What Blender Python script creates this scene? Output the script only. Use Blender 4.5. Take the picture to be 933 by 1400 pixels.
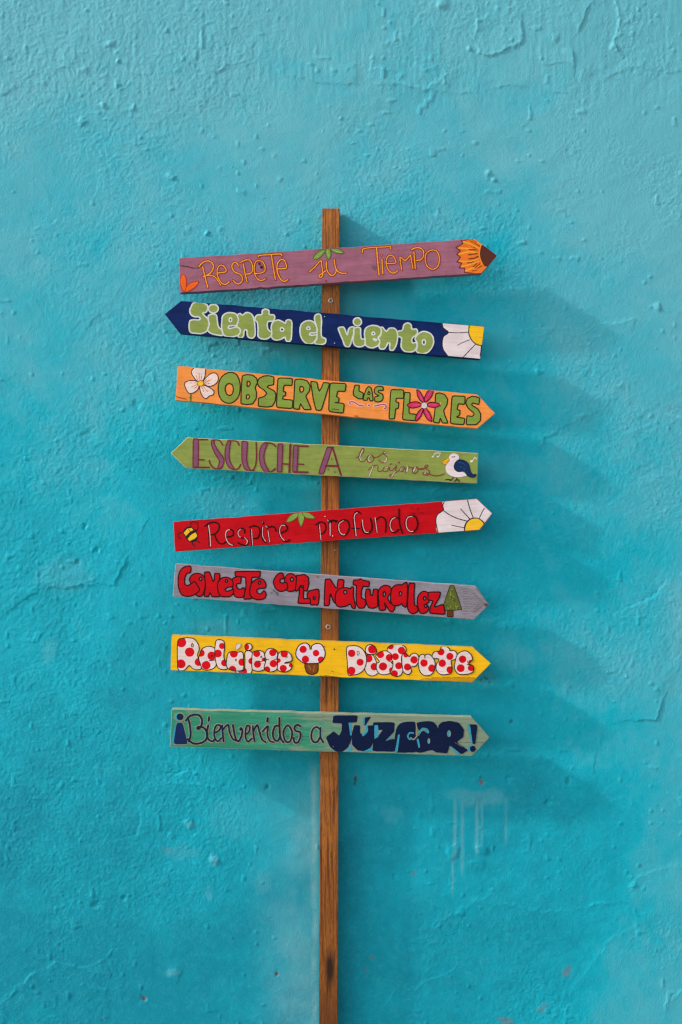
import bpy, bmesh, math, random
import numpy as np
from mathutils import Vector

random.seed(7)
for o in list(bpy.data.objects):
    bpy.data.objects.remove(o)
SC = bpy.context.scene
COL = SC.collection

# ------------------------------------------------------------------ camera
PXW, PXH = 933.0, 1400.0
CAM_Z = 1.60
CAM_D = 2.866                       # camera distance from the wall plane
PX = 0.0019                         # metres per photo pixel on the board faces
BOARD_D = 0.066                     # board face stands this far off the wall
POST_D = 0.040
K = PX / (CAM_D - BOARD_D)
cam_data = bpy.data.cameras.new('camera')
cam = bpy.data.objects.new('camera', cam_data)
COL.objects.link(cam)
cam.location = (0, -CAM_D, CAM_Z)
cam.rotation_euler = (math.radians(90), 0, 0)
cam_data.sensor_fit = 'VERTICAL'
cam_data.sensor_height = 36.0
cam_data.lens = 36.0 / (K * PXH)
cam_data.clip_end = 2000
SC.camera = cam
SC.cycles.use_denoising = True
SC.cycles.use_adaptive_sampling = False
SC.cycles.max_bounces = 5
SC.cycles.diffuse_bounces = 3
SC.cycles.filter_width = 1.3
SC.render.resolution_x, SC.render.resolution_y = 682, 1024

# ------------------------------------------------------------------ light
SUN_FROM = Vector((-0.348, -0.068, 0.205)).normalized()   # towards the sun
elev = math.asin(SUN_FROM.z)
azim = math.atan2(SUN_FROM.x, SUN_FROM.y)
world = bpy.data.worlds.new('World')
SC.world = world
world.use_nodes = True
wn, wl = world.node_tree.nodes, world.node_tree.links
wn.clear()
sky = wn.new('ShaderNodeTexSky')
sky.sky_type = 'NISHITA'
sky.sun_disc = False
sky.sun_elevation = elev
sky.sun_rotation = azim
sky.air_density = 1.0
sky.dust_density = 4.0
sky.ozone_density = 0.6
hsv = wn.new('ShaderNodeHueSaturation')
hsv.inputs['Saturation'].default_value = 0.45
bg = wn.new('ShaderNodeBackground')
bg.inputs['Strength'].default_value = 0.127
wo = wn.new('ShaderNodeOutputWorld')
wl.new(sky.outputs[0], hsv.inputs['Color'])
wl.new(hsv.outputs[0], bg.inputs['Color'])
wl.new(bg.outputs[0], wo.inputs['Surface'])

sd = bpy.data.lights.new('sun', 'SUN')
sd.energy = 1.75
sd.angle = math.radians(1.9)
sd.color = (1.0, 0.95, 0.88)
sun = bpy.data.objects.new('sun', sd)
COL.objects.link(sun)
sun.location = (-3, -2, 4)
sun.rotation_euler = SUN_FROM.to_track_quat('Z', 'Y').to_euler()

SC.view_settings.view_transform = 'Standard'
SC.view_settings.look = 'None'
SC.view_settings.gamma = 1.0
SC.view_settings.exposure = 0.9

# ------------------------------------------------------------------ helpers
def lin(c):
    out = []
    for v in c:
        v = v / 255.0
        out.append(v / 12.92 if v <= 0.04045 else ((v + 0.055) / 1.055) ** 2.4)
    return tuple(out) + (1.0,)

def unproj(px, py, d):
    """photo pixel -> point on the plane standing d off the wall"""
    s = K * (CAM_D - d)
    return Vector(((px - PXW / 2) * s, -d, CAM_Z - (py - PXH / 2) * s))

def tag(o, label=None, cat=None, group=None, kind=None):
    if label: o['label'] = label
    if cat: o['category'] = cat
    if group: o['group'] = group
    if kind: o['kind'] = kind
    return o

def link(name, me, mats, parent=None):
    o = bpy.data.objects.new(name, me)
    me.name = name
    COL.objects.link(o)
    for m in mats:
        me.materials.append(m)
    if parent: o.parent = parent
    return o

class NT:
    """small node-tree helper"""
    def __init__(s, name):
        s.m = bpy.data.materials.new(name)
        s.m.use_nodes = True
        s.t = s.m.node_tree
        s.n, s.l = s.t.nodes, s.t.links
        s.bsdf = s.n['Principled BSDF']
    def node(s, typ, **kw):
        n = s.n.new(typ)
        for k, v in kw.items():
            if k in n.inputs.keys(): n.inputs[k].default_value = v
            else: setattr(n, k, v)
        return n
    def objco(s, scale=(1, 1, 1)):
        tc = s.node('ShaderNodeTexCoord')
        mp = s.node('ShaderNodeMapping')
        mp.inputs['Scale'].default_value = scale
        s.l.new(tc.outputs['Object'], mp.inputs[0])
        return mp.outputs[0]
    def noise(s, co, scale, detail=3, rough=0.5, dist=0.0):
        n = s.node('ShaderNodeTexNoise')
        n.inputs['Scale'].default_value = scale
        n.inputs['Detail'].default_value = detail
        n.inputs['Roughness'].default_value = rough
        n.inputs['Distortion'].default_value = dist
        if co is not None: s.l.new(co, n.inputs['Vector'])
        return n.outputs['Fac']
    def ramp(s, fac, stops):
        r = s.node('ShaderNodeValToRGB')
        e = r.color_ramp.elements
        while len(e) > 1: e.remove(e[-1])
        e[0].position, e[0].color = stops[0]
        for p, c in stops[1:]:
            x = e.new(p); x.color = c
        s.l.new(fac, r.inputs[0])
        return r.outputs[0]
    def mix(s, fac, a, b, mode='MIX'):
        m = s.node('ShaderNodeMix')
        m.data_type = 'RGBA'; m.blend_type = mode
        for sock, v in ((m.inputs[0], fac), (m.inputs[6], a), (m.inputs[7], b)):
            if isinstance(v, (int, float, tuple)): sock.default_value = v
            else: s.l.new(v, sock)
        return m.outputs[2]
    def math(s, op, a, b=0.0, clamp=False):
        m = s.node('ShaderNodeMath')
        m.operation = op; m.use_clamp = clamp
        for sock, v in ((m.inputs[0], a), (m.inputs[1], b)):
            if isinstance(v, (int, float)): sock.default_value = v
            else: s.l.new(v, sock)
        return m.outputs[0]
    def bump(s, h, strength, dist):
        b = s.node('ShaderNodeBump')
        b.inputs['Strength'].default_value = strength
        b.inputs['Distance'].default_value = dist
        s.l.new(h, b.inputs['Height'])
        s.l.new(b.outputs[0], s.bsdf.inputs['Normal'])
    def out(s, col, rough=0.6, spec=0.3):
        if isinstance(col, tuple): s.bsdf.inputs['Base Color'].default_value = col
        else: s.l.new(col, s.bsdf.inputs['Base Color'])
        if isinstance(rough, (int, float)): s.bsdf.inputs['Roughness'].default_value = rough
        else: s.l.new(rough, s.bsdf.inputs['Roughness'])
        s.bsdf.inputs['Specular IOR Level'].default_value = spec
        return s.m

GRAIN = (1.0, 8.0, 14.0)      # board grain runs along local x
_paint = {}
def paint(rgb, grain=0.22, vary=0.18, wood=None, wear=0.0):
    """brushed acrylic on planed wood: streaks along the grain and a thin wash
    that lets some grain through"""
    key = (rgb, grain, vary, wood, wear)
    if key in _paint: return _paint[key]
    t = NT('paint_%02x%02x%02x' % rgb)
    base = lin(rgb)
    co = t.objco(GRAIN)
    g = t.noise(co, 9.0, 6, 0.62, 0.35)
    fine = t.noise(co, 34.0, 4, 0.6, 0.2)
    blot = t.noise(t.objco((1, 1, 1)), 26.0, 4, 0.6)
    dark = tuple(c * (1 - vary * 1.5) for c in base[:3]) + (1,)
    light = tuple(min(1, c * (1 + vary) + 0.012 * vary) for c in base[:3]) + (1,)
    c1 = t.ramp(g, [(0.3, dark), (0.5, base), (0.72, light)])
    c2 = t.ramp(blot, [(0.3, tuple(c * (1 - vary) for c in base[:3]) + (1,)), (0.65, light)])
    c = t.mix(0.45, c1, c2)
    line = t.ramp(fine, [(0.30, (0, 0, 0, 1)), (0.40, (1, 1, 1, 1))])
    lf = t.math('MULTIPLY', t.math('SUBTRACT', 1.0, line), grain)
    c = t.mix(lf, c, tuple(v * 0.35 for v in base[:3]) + (1,))
    if wear > 0:
        wn_ = t.noise(co, 15.0, 5, 0.65)
        wf = t.ramp(wn_, [(0.60, (0, 0, 0, 1)), (0.70, (wear, wear, wear, 1))])
        c = t.mix(wf, c, lin(wood or (170, 150, 130)))
    h = t.math('ADD', t.math('MULTIPLY', g, 0.6), t.math('MULTIPLY', fine, 0.5))
    t.bump(h, 0.35, 0.0012)
    m = t.out(c, 0.66, 0.12)
    _paint[key] = m
    return m

# ------------------------------------------------------------------ 2D paint shapes
def cat(pts, closed, n=6):
    p = np.array(pts, float)
    m = len(p)
    if m < 3 and not closed: return p
    out = []
    rng = range(m if closed else m - 1)
    for i in rng:
        if closed: a, b, c, d = p[(i - 1) % m], p[i], p[(i + 1) % m], p[(i + 2) % m]
        else: a, b, c, d = p[max(i - 1, 0)], p[i], p[i + 1], p[min(i + 2, m - 1)]
        for k in range(n):
            t = k / n
            out.append(0.5 * (2 * b + (c - a) * t + (2 * a - 5 * b + 4 * c - d) * t * t + (3 * b - a - 3 * c + d) * t ** 3))
    if not closed: out.append(p[-1])
    return np.array(out)

def corner(pts, r=0.16):
    p = np.array(pts, float); m = len(p); out = []
    for i in range(m):
        a, b, c = p[i - 1], p[i], p[(i + 1) % m]
        q, s = b + (a - b) * r, b + (c - b) * r
        out += [q, (q + s) / 4 + b / 2, s]
    return np.array(out)

def seg_dist(X, Y, p, closed):
    d = np.full(X.shape, 1e9)
    q = np.roll(p, -1, axis=0) if closed else p[1:]
    for a, b in zip(p if closed else p[:-1], q):
        e = b - a; L = e @ e + 1e-12
        t = np.clip(((X - a[0]) * e[0] + (Y - a[1]) * e[1]) / L, 0, 1)
        d = np.minimum(d, (X - a[0] - t * e[0]) ** 2 + (Y - a[1] - t * e[1]) ** 2)
    return np.sqrt(d)

def inside(X, Y, p):
    r = np.zeros(X.shape, bool)
    for a, b in zip(p, np.roll(p, -1, axis=0)):
        if a[1] == b[1]: continue
        c = ((a[1] > Y) != (b[1] > Y)) & (X < (b[0] - a[0]) * (Y - a[1]) / (b[1] - a[1]) + a[0])
        r ^= c
    return r

Z = 120 / 933.0               # the tracings below are in enlarged-crop units
class Prim:
    def __init__(s, txt, org):
        f = txt.split()
        s.sub = f[0].startswith('-')
        k = f[0].lstrip('-')
        s.kind = k[0]
        vals = [tuple(float(v) for v in w.split(',')) for w in f[1:]]
        s.w = float(k[1:]) * Z / 2 if len(k) > 1 else 0.0
        P = [(org[0] + x * Z, org[1] + y * Z) for x, y in vals]
        if s.kind == 's': s.p, s.c = cat(P, False), False
        elif s.kind == 'l': s.p, s.c = np.array(P), False
        elif s.kind == 'o': s.p, s.c = cat(P, True), True
        elif s.kind == 'p': s.p, s.c = cat(P, True), True
        elif s.kind == 'k': s.p, s.c = corner(P), True
        elif s.kind == 'q': s.p, s.c = np.array(P), True
        elif s.kind == 'e':
            rx, ry = vals[1]; rx *= Z; ry *= Z
            a = np.linspace(0, 2 * math.pi, 28, endpoint=False)
            s.p = np.stack([P[0][0] + rx * np.cos(a), P[0][1] + ry * np.sin(a)], 1); s.c = True
    def d(s, X, Y):
        d = seg_dist(X, Y, s.p, s.c)
        if s.kind in 'slo': return d - s.w
        return np.where(inside(X, Y, s.p), -d, d)

RES = 0.36
def wob(X, Y, seed):
    return (np.sin(X * 0.9 + Y * 0.55 + seed) + np.sin(X * 0.37 - Y * 1.15 + seed * 2.3) + 0.7 * np.sin(X * 2.1 + Y * 1.7 + seed * 0.7)) / 2.7

class Board:
    """one painted arrow board; poly in photo pixels on the face plane"""
    def __init__(s, poly, root):
        s.poly = np.array(poly, float)
        s.root = root
        s.lift = {}
    def frame(s, a0, a1):
        """a0, a1: two photo points giving the direction of the board"""
        A, B = unproj(*a0, BOARD_D), unproj(*a1, BOARD_D)
        s.ang = math.atan2(B.z - A.z, B.x - A.x)
        W = [unproj(x, y, BOARD_D) for x, y in s.poly]
        s.c = sum(W, Vector()) / len(W)
    def loc(s, P):
        """photo px (n,2) -> local x, z"""
        x = (P[:, 0] - PXW / 2) * PX - s.c.x
        z = CAM_Z - (P[:, 1] - PXH / 2) * PX - s.c.z
        ca, sa = math.cos(s.ang), math.sin(s.ang)
        return np.stack([x * ca + z * sa, -x * sa + z * ca], 1)
    def build(s, name, face, edge, label, thick=0.026):
        P = s.loc(s.poly)
        R = []                                      # sawn corners are knocked off a little
        for i in range(len(P)):
            a, b, c = P[i - 1], P[i], P[(i + 1) % len(P)]
            la, lc = np.linalg.norm(a - b), np.linalg.norm(c - b)
            q = random.uniform(.0009, .0022)
            if min(la, lc) > .02: R += [b + (a - b) / la * q, b * .8 + .2 * (b + (a - b) / la * q) / 2 + .2 * (b + (c - b) / lc * q) / 2, b + (c - b) / lc * q]
            else: R.append(b)
        P = np.array(R)
        pts = []
        n = len(P)
        for i in range(n):
            a, b = P[i], P[(i + 1) % n]
            L = np.linalg.norm(b - a); m = max(1, int(L / 0.02))
            nr = np.array([-(b - a)[1], (b - a)[0]]) / L
            for k in range(m):
                q = a + (b - a) * k / m
                if k: q = q + nr * random.gauss(0, 0.00045)
                pts.append(q)
        bm = bmesh.new()
        f = [bm.verts.new((x, 0, z)) for x, z in pts]
        r = [bm.verts.new((x, thick, z)) for x, z in pts]
        ff = bm.faces.new(f); fr = bm.faces.new(r[::-1])
        m = len(f)
        for i in range(m):
            q = bm.faces.new((f[i], r[i], r[(i + 1) % m], f[(i + 1) % m])); q.material_index = 1
        bmesh.ops.recalc_face_normals(bm, faces=bm.faces[:])
        es = [e for e in bm.edges if (e.verts[0] in f) == (e.verts[1] in f) and abs(e.verts[0].co.y - e.verts[1].co.y) < 1e-6]
        bmesh.ops.bevel(bm, geom=es, offset=0.0011, segments=2, affect='EDGES', profile=0.6, material=1)
        me = bpy.data.meshes.new(name); bm.to_mesh(me); bm.free()
        o = link(name, me, [face, edge], s.root)
        o.location = s.c - s.root.location
        o.rotation_euler = (0, -s.ang, 0)
        tag(o, label)
        s.o = o
        return o
    def art(s, name, layers, label=None, base=0):
        """layers: list of (colour, sdf function, (x0,y0,x1,y1)); later ones lie on top"""
        V, F, M, mats = [], [], [], []
        for li, (rgb, fn, bb) in enumerate(layers):
            mat = rgb if not isinstance(rgb, tuple) else paint(rgb, 0.26, 0.17)
            if mat not in mats: mats.append(mat)
            mi = mats.index(mat)
            xs = np.arange(bb[0], bb[2] + RES, RES); ys = np.arange(bb[1], bb[3] + RES, RES)
            X, Y = np.meshgrid(xs, ys)
            D = fn(X, Y)
            pin = seg_dist(X, Y, s.poly, True)
            clip = np.where(inside(X, Y, s.poly), -pin, pin) + 0.55
            D = np.maximum(D, clip)
            D = np.where(np.abs(D) < 1e-4, 1e-4, D)
            yv = -(0.00025 + 0.00002 * (base + li))
            ins = D < 0
            full = ins[:-1, :-1] & ins[:-1, 1:] & ins[1:, 1:] & ins[1:, :-1]
            anyc = (ins[:-1, :-1] | ins[:-1, 1:] | ins[1:, 1:] | ins[1:, :-1]) & ~full
            quads = []
            for j in range(full.shape[0]):
                row = np.flatnonzero(np.diff(np.concatenate([[0], full[j].astype(int), [0]])))
                for a, b in zip(row[::2], row[1::2]):
                    quads.append([(xs[a], ys[j]), (xs[b], ys[j]), (xs[b], ys[j + 1]), (xs[a], ys[j + 1])])
            for j, i in zip(*np.nonzero(anyc)):
                cn = [(i, j), (i + 1, j), (i + 1, j + 1), (i, j + 1)]
                pl = []
                for k in range(4):
                    (ia, ja), (ib, jb) = cn[k], cn[(k + 1) % 4]
                    da, db = D[ja, ia], D[jb, ib]
                    if da < 0: pl.append((xs[ia], ys[ja]))
                    if (da < 0) != (db < 0):
                        t = da / (da - db)
                        pl.append((xs[ia] + t * (xs[ib] - xs[ia]), ys[ja] + t * (ys[jb] - ys[ja])))
                if len(pl) >= 3: quads.append(pl)
            for q in quads:
                L = s.loc(np.array(q))
                b0 = len(V)
                V += [(x, yv, z) for x, z in L]
                F.append(tuple(range(b0, b0 + len(q)))[::1])
                M.append(mi)
        me = bpy.data.meshes.new(name)
        me.from_pydata(V, [], F)
        me.polygons.foreach_set('material_index', M)
        # faces must look at the street (-y)
        bm = bmesh.new(); bm.from_mesh(me)
        bmesh.ops.remove_doubles(bm, verts=bm.verts[:], dist=1e-6)
        bm.normal_update()
        for f in bm.faces:
            if f.normal.y > 0: f.normal_flip()
        bm.to_mesh(me); bm.free()
        o = link(name, me, mats, s.o)
        if label: tag(o, label)
        return o

_seed = [1.0]
def marks(b, name, layers, base=30):
    for l in layers: b.art(name, [l], base=base)

def shape(prims, grow=0.0, wobble=0.12, within=None):
    """sdf of a list of Prim (unions first, then cuts) and its bounding box"""
    _seed[0] += 1.7
    sd_ = _seed[0]
    adds = [p for p in prims if not p.sub]; subs = [p for p in prims if p.sub]
    allp = np.concatenate([p.p for p in adds]); w = max(p.w for p in adds) + max(grow, 0) + 1.2
    bb = (allp[:, 0].min() - w, allp[:, 1].min() - w, allp[:, 0].max() + w, allp[:, 1].max() + w)
    def fn(X, Y):
        d = adds[0].d(X, Y)
        for p in adds[1:]: d = np.minimum(d, p.d(X, Y))
        for p in subs: d = np.maximum(d, -p.d(X, Y))
        d = d - grow + wobble * wob(X, Y, sd_)
        if within is not None: d = np.maximum(d, within[0](X, Y))
        return d
    return fn, bb

def G(org, *txt):
    return [Prim(t, org) for t in txt]

def fill(rgb, prims, grow=0.0, wobble=0.12, within=None):
    fn, bb = shape(prims, grow, wobble, within)
    return (rgb, fn, bb)

def outlined(fillc, linec, prims, w, wobble=0.12):
    """w: outline width in crop units, centred on the traced edge"""
    h = w * Z / 2 * (1.4 if sum(linec) < 260 else 1.0)
    return [fill(linec, prims, h, wobble), fill(fillc, prims, -h, wobble)]

# ------------------------------------------------------------------ ground and wall
def vnoise(x, y, seed):
    """smooth lattice noise in 0..1"""
    xi, yi = np.floor(x).astype(np.int64), np.floor(y).astype(np.int64)
    fx, fy = x - xi, y - yi
    fx = fx * fx * fx * (fx * (fx * 6 - 15) + 10); fy = fy * fy * fy * (fy * (fy * 6 - 15) + 10)
    def h(a, b):
        n = (a * 374761393 + b * 668265263 + seed * 974711) & 0x7fffffff
        n = ((n ^ (n >> 13)) * 1274126177) & 0x7fffffff
        n = n ^ (n >> 16)
        return (n & 0xffff) / 65535.0
    a, b, c, d = h(xi, yi), h(xi + 1, yi), h(xi, yi + 1), h(xi + 1, yi + 1)
    return (a + (b - a) * fx) * (1 - fy) + (c + (d - c) * fx) * fy

def fbm(x, y, f, oct_, seed, gain=0.5):
    v, a, s = 0, 1, 0
    for k in range(oct_):
        c, n = math.cos(0.7 * k + seed), math.sin(0.7 * k + seed)
        v = v + a * vnoise((x * c - y * n) * f + 17.3 * k, (x * n + y * c) * f + 5.1 * k, seed + 31 * k)
        s += a; a *= gain; f *= 2.03
    return v / s

def sstep(a, b, v):
    t = np.clip((v - a) / (b - a), 0, 1)
    return t * t * (3 - 2 * t)

def spaced(lo, hi, a, b, fine, coarse):
    l = np.arange(a, lo, -coarse)[::-1] if a > lo else np.array([])
    return np.concatenate([np.linspace(lo, a, max(2, int((a - lo) / coarse) + 1))[:-1],
                           np.linspace(a, b, int((b - a) / fine) + 1),
                           np.linspace(b, hi, max(2, int((hi - b) / coarse) + 1))[1:]])

def wall_heights(X, Zc):
    """relief of the old plaster in metres, and its stains; u, v are photo-pixel-like plan coordinates"""
    s = K * CAM_D
    U = X / s + PXW / 2; Vv = PXH / 2 - (Zc - CAM_Z) / s
    wx = X + 0.012 * (fbm(X, Zc, 9, 3, 3) - .5) * 2; wz = Zc + 0.012 * (fbm(X, Zc, 9, 3, 4) - .5) * 2
    h = 0.006 * (fbm(X, Zc, 1.6, 3, 11) - .5)                          # the wall is not flat
    h += 0.0012 * (fbm(X, Zc, 7, 3, 12) - .5)
    smooth = sstep(0.40, 0.64, fbm(X, Zc, 2.6, 4, 21, .6))                 # trowelled and rough areas
    rough = 0.30 + 0.95 * smooth
    # long trowel strokes
    h += 0.0012 * (fbm(X * .35 + Zc * .2, Zc * 1.2 - X * .5, 14, 3, 24, .55) - .5)
    h0 = h.copy()
    h += rough * 0.0004 * (fbm(wx, wz, 30, 3, 13, .5) - .5)
    h += rough * 0.00042 * (fbm(wx, wz, 78, 2, 14, .7) - .5)
    h += rough * 0.0006 * (vnoise(wx * 145 + wz * 40 + 7, wz * 135 - wx * 50, 19) - .5)
    h += 0.0006 * sstep(2.62, 2.75, Zc) * (vnoise(X * 130, Zc * 22, 23) - .5)          # brush marks of the upper coat
    h += 0.0006 * rough * (vnoise(X * 230 + Zc * 90, Zc * 220 - X * 80, 15) - .5)
    worn = np.clip(.5 + (h - h0) / (0.0012 * rough), 0, 1)             # grain tops lose their paint first
    # sand grains and paint blobs
    g = vnoise(X * 62 + 3, Zc * 62 + 9, 16)
    h += 0.0011 * sstep(0.86, 0.97, g) * (vnoise(X * 9, Zc * 9, 18) > .45)
    # layers of old paint and plaster ending in broken edges
    for k, (f, th, amp) in enumerate([(2.4, .56, .0011), (3.7, .60, .0009), (5.3, .62, .0008), (1.7, .54, .0010)]):
        n = fbm(X + 0.006 * fbm(X, Zc, 40, 2, 90 + k), Zc, f, 5, 40 + k, .55)
        h += .2 * amp * sstep(th - .010, th + .010, n)
        # fades: raised lip along part of the edge
        lip = np.exp(-((n - th) / .012) ** 2) * sstep(.45, .65, fbm(X, Zc, 4, 2, 70 + k))
        h += 0.00022 * lip
    pale = np.zeros(X.shape); rust = np.zeros(X.shape); dark = np.zeros(X.shape)
    wu = U + 10 * (fbm(X, Zc, 24, 3, 51) - .5) + 5 * (fbm(X, Zc, 95, 2, 53) - .5); wv = Vv + 10 * (fbm(X, Zc, 24, 3, 52) - .5) + 5 * (fbm(X, Zc, 95, 2, 54) - .5)
    brk = .25 + .95 * sstep(.36, .62, fbm(X, Zc, 15, 3, 55))
    def near(pl, pad=60):
        p = np.array(pl, float)
        return (U > p[:, 0].min() - pad) & (U < p[:, 0].max() + pad) & (Vv > p[:, 1].min() - pad) & (Vv < p[:, 1].max() + pad)
    def scarp(pl, amp, reach=26, lip=0.5, closed=False):
        """a broken layer edge: high on the left of the line, running out over reach px"""
        m = near(pl)
        if not m.any(): return
        p = np.array(pl, float)
        x, y = wu[m], wv[m]
        d = np.full(x.shape, 1e9); sg = np.zeros(x.shape)
        q = zip(p[:-1], p[1:]) if not closed else zip(p, np.roll(p, -1, 0))
        for a, b in q:
            e = b - a; L = e @ e
            t = np.clip(((x - a[0]) * e[0] + (y - a[1]) * e[1]) / L, 0, 1)
            dx, dy = x - a[0] - t * e[0], y - a[1] - t * e[1]
            dd = np.sqrt(dx * dx + dy * dy)
            cr = e[0] * dy - e[1] * dx
            up = dd < d
            d = np.where(up, dd, d); sg = np.where(up, np.sign(cr), sg)
        amp = amp * .62 * brk[m]
        one = np.exp(-d / reach) * sstep(-1.2, 1.2, sg * d)
        h[m] += amp * one + lip * amp * np.exp(-(d / 2.2) ** 2)
    scarp([(645, 50), (655, 28), (680, 10), (700, 8), (714, 20), (712, 55), (690, 68), (672, 76), (655, 72)], .0026, 20, .5, True)
    scarp([(802, 15), (790, 45), (780, 60), (783, 82)], .0022)
    scarp([(838, 2), (845, 30), (838, 68), (850, 80)], -.0018, 20, -1.0)
    scarp([(796, 115), (795, 100), (780, 88), (745, 84)], .0012)
    scarp([(0, 132), (60, 95), (110, 92), (200, 100), (300, 97), (360, 78), (390, 103), (470, 115), (560, 118), (620, 130), (700, 118), (780, 130), (860, 95), (940, 98)][::-1], .0012, 45, .4)
    scarp([(478, 92), (528, 95), (525, 110), (590, 120), (615, 100)], .0013)
    scarp([(500, 110), (512, 70), (560, 40), (590, 5)], .0012)
    scarp([(160, 398), (135, 432), (100, 475), (60, 490)], .0012, 40)
    scarp([(940, 572), (905, 565), (885, 580), (830, 570)], -.0022, 24, -.3)
    scarp([(815, 563), (780, 580), (745, 600), (730, 622)], .0018)
    scarp([(840, 440), (868, 440), (862, 462)], .0014)
    scarp([(725, 447), (760, 452), (738, 462)], .0012)
    scarp([(186, 740), (170, 770), (158, 797), (110, 800), (60, 805), (48, 812)], .0022, 36)
    scarp([(0, 802), (30, 806), (42, 796)], .0014)
    scarp([(940, 782), (915, 785), (910, 798), (895, 815), (880, 822)], -.0022, 30)
    scarp([(931, 878), (928, 920), (908, 948), (900, 982), (882, 984)], .0026, 30)
    scarp([(760, 945), (815, 965), (820, 1000), (812, 1040)], .0016)
    scarp([(610, 1252), (640, 1238), (668, 1222), (710, 1240), (750, 1246), (800, 1240), (868, 1228)], .0015, 34, .5)
    scarp([(520, 1382), (540, 1352), (575, 1347), (600, 1332)], .0011, 30)
    scarp([(250, 1056), (196, 1062), (192, 1110), (188, 1140), (160, 1148)], -.0016, 30)
    scarp([(0, 1372), (40, 1332), (80, 1315), (120, 1325), (150, 1305)], .0024, 34)
    scarp([(110, 1345), (150, 1355), (200, 1352)], .0014)
    scarp([(228, 1070), (280, 1072), (320, 1085)], .0012)
    scarp([(640, 630), (610, 655), (598, 672)], .0012)
    scarp([(275, 865), (290, 850), (315, 852), (345, 862)], .0014, 24)
    scarp([(265, 850), (270, 880), (300, 890)], .0010, 20)
    scarp([(870, 1270), (866, 1200), (900, 1190), (935, 1180)], .0009, 30)
    scarp([(905, 1400), (915, 1370), (935, 1350)], .0016, 26)
    scarp([(800, 1330), (830, 1290), (860, 1270)], .0008, 26)
    # blobs and pits
    for (u, v, r, a) in [(114, 164, 5, .0030), (148, 60, 5, .003), (236, 243, 4, .0032), (283, 318, 3, .003), (163, 82, 3, .003), (225, 42, 4, .002),
                         (143, 143, 3, .003), (184, 147, 3, .002), (162, 116, 3, .002), (898, 420, 5, .0030), (736, 510, 4, .003), (185, 552, 6, -.002), (120, 597, 8, -.0015),
                         (190, 522, 4, .002), (605, 5, 7, .003), (640, 66, 4, .003), (760, 50, 6, .002), (838, 68, 5, .003), (670, 238, 5, .0025), (677, 250, 3, .003),
                         (715, 330, 3, .002), (108, 770, 4, -.003), (133, 753, 3, -.0025), (115, 722, 3, -.002), (293, 1175, 6, .003), (260, 1126, 6, .0022), (365, 1078, 4, -.003),
                         (134, 1238, 5, -.0025), (172, 1229, 3, -.002), (240, 1332, 10, .002), (197, 1364, 4, -.003), (380, 1330, 3, -.0025), (657, 1068, 4, -.003),
                         (697, 1065, 4, -.0025), (777, 1066, 4, -.003), (750, 1100, 4, -.003), (703, 989, 4, -.003), (660, 925, 9, -.002), (668, 930, 5, -.002), (700, 935, 5, .003),
                         (865, 1210, 5, .002), (620, 1165, 8, .003), (660, 1160, 7, .003), (650, 1180, 10, .002), (540, 1195, 3, -.002), (775, 935, 4, .002)]:
        m = (np.abs(U - u) < 4 * r) & (np.abs(Vv - v) < 4 * r)
        h[m] += a * np.exp(-(((wu[m] - u) ** 2 + (wv[m] - v) ** 2) / r ** 2) ** 1.5)
    # ---- stains that belong to the wall
    def blot(arr, u, v, ru, rv, a, soft=.5, ang=0):
        x, y = wu - u, wv - v
        c, s_ = math.cos(ang), math.sin(ang)
        r = np.sqrt(((x * c + y * s_) / ru) ** 2 + ((-x * s_ + y * c) / rv) ** 2)
        r = r + .7 * (fbm(X, Zc, 40, 4, 61, .65) - .5)
        a = a * (.36 if arr is pale else 1)
        arr[:] = np.maximum(arr, a * (1 - sstep(1 - soft, 1 + soft * .3, r)))
    # scuffed paint beside the post
    strip = .8 * np.exp(-((U - 430) / 6.5) ** 2) * sstep(1030, 1075, Vv) * (.35 + .9 * fbm(X, Zc * .35, 60, 3, 62))
    pale = np.maximum(pale, .55 * strip)
    pale = np.maximum(pale, .30 * sstep(330, 425, U) * sstep(440, 428, U) * sstep(1040, 1120, Vv) * fbm(X, Zc, 14, 3, 63) * 1.4)
    blot(pale, 655, 1090, 48, 14, .42)
    for (u, v0, v1, w, a) in [(622, 1090, 1170, 2.2, .24), (632, 1090, 1190, 2.4, .19), (652, 1090, 1162, 2.2, .27), (659, 1090, 1150, 1.5, .19), (692, 1090, 1148, 1.8, .16), (619, 1165, 1215, 1.5, .25)]:
        pale = np.maximum(pale, a * np.exp(-((U + 2 * (fbm(X * 0, Zc, 30, 2, 64) - .5) - u) / w) ** 2) * sstep(v0 - 5, v0 + 5, Vv) * sstep(v1 + 14, v1 - 6, Vv))
    for b in [(65, 890, 11, 20, .25), (90, 785, 45, 26, .22), (290, 860, 40, 16, .22), (340, 870, 40, 10, .2), (535, 1115, 18, 16, .2), (700, 900, 40, 22, .2), (655, 925, 30, 14, .22),
              (830, 700, 60, 60, .15), (850, 560, 60, 60, .1), (292, 1175, 7, 10, .5), (360, 1205, 16, 22, .3), (395, 1190, 9, 8, .35), (260, 1127, 8, 6, .4), (288, 1220, 5, 14, .3),
              (235, 1330, 14, 6, .35), (330, 1120, 60, 40, .16), (250, 1165, 30, 12, .2), (375, 1095, 45, 18, .2), (300, 690, 60, 24, .22), (360, 720, 70, 14, .2), (700, 640, 60, 24, .18),
              (860, 425, 40, 30, .15), (600, 720, 60, 10, .2)]:
        blot(pale, *b)
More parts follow.
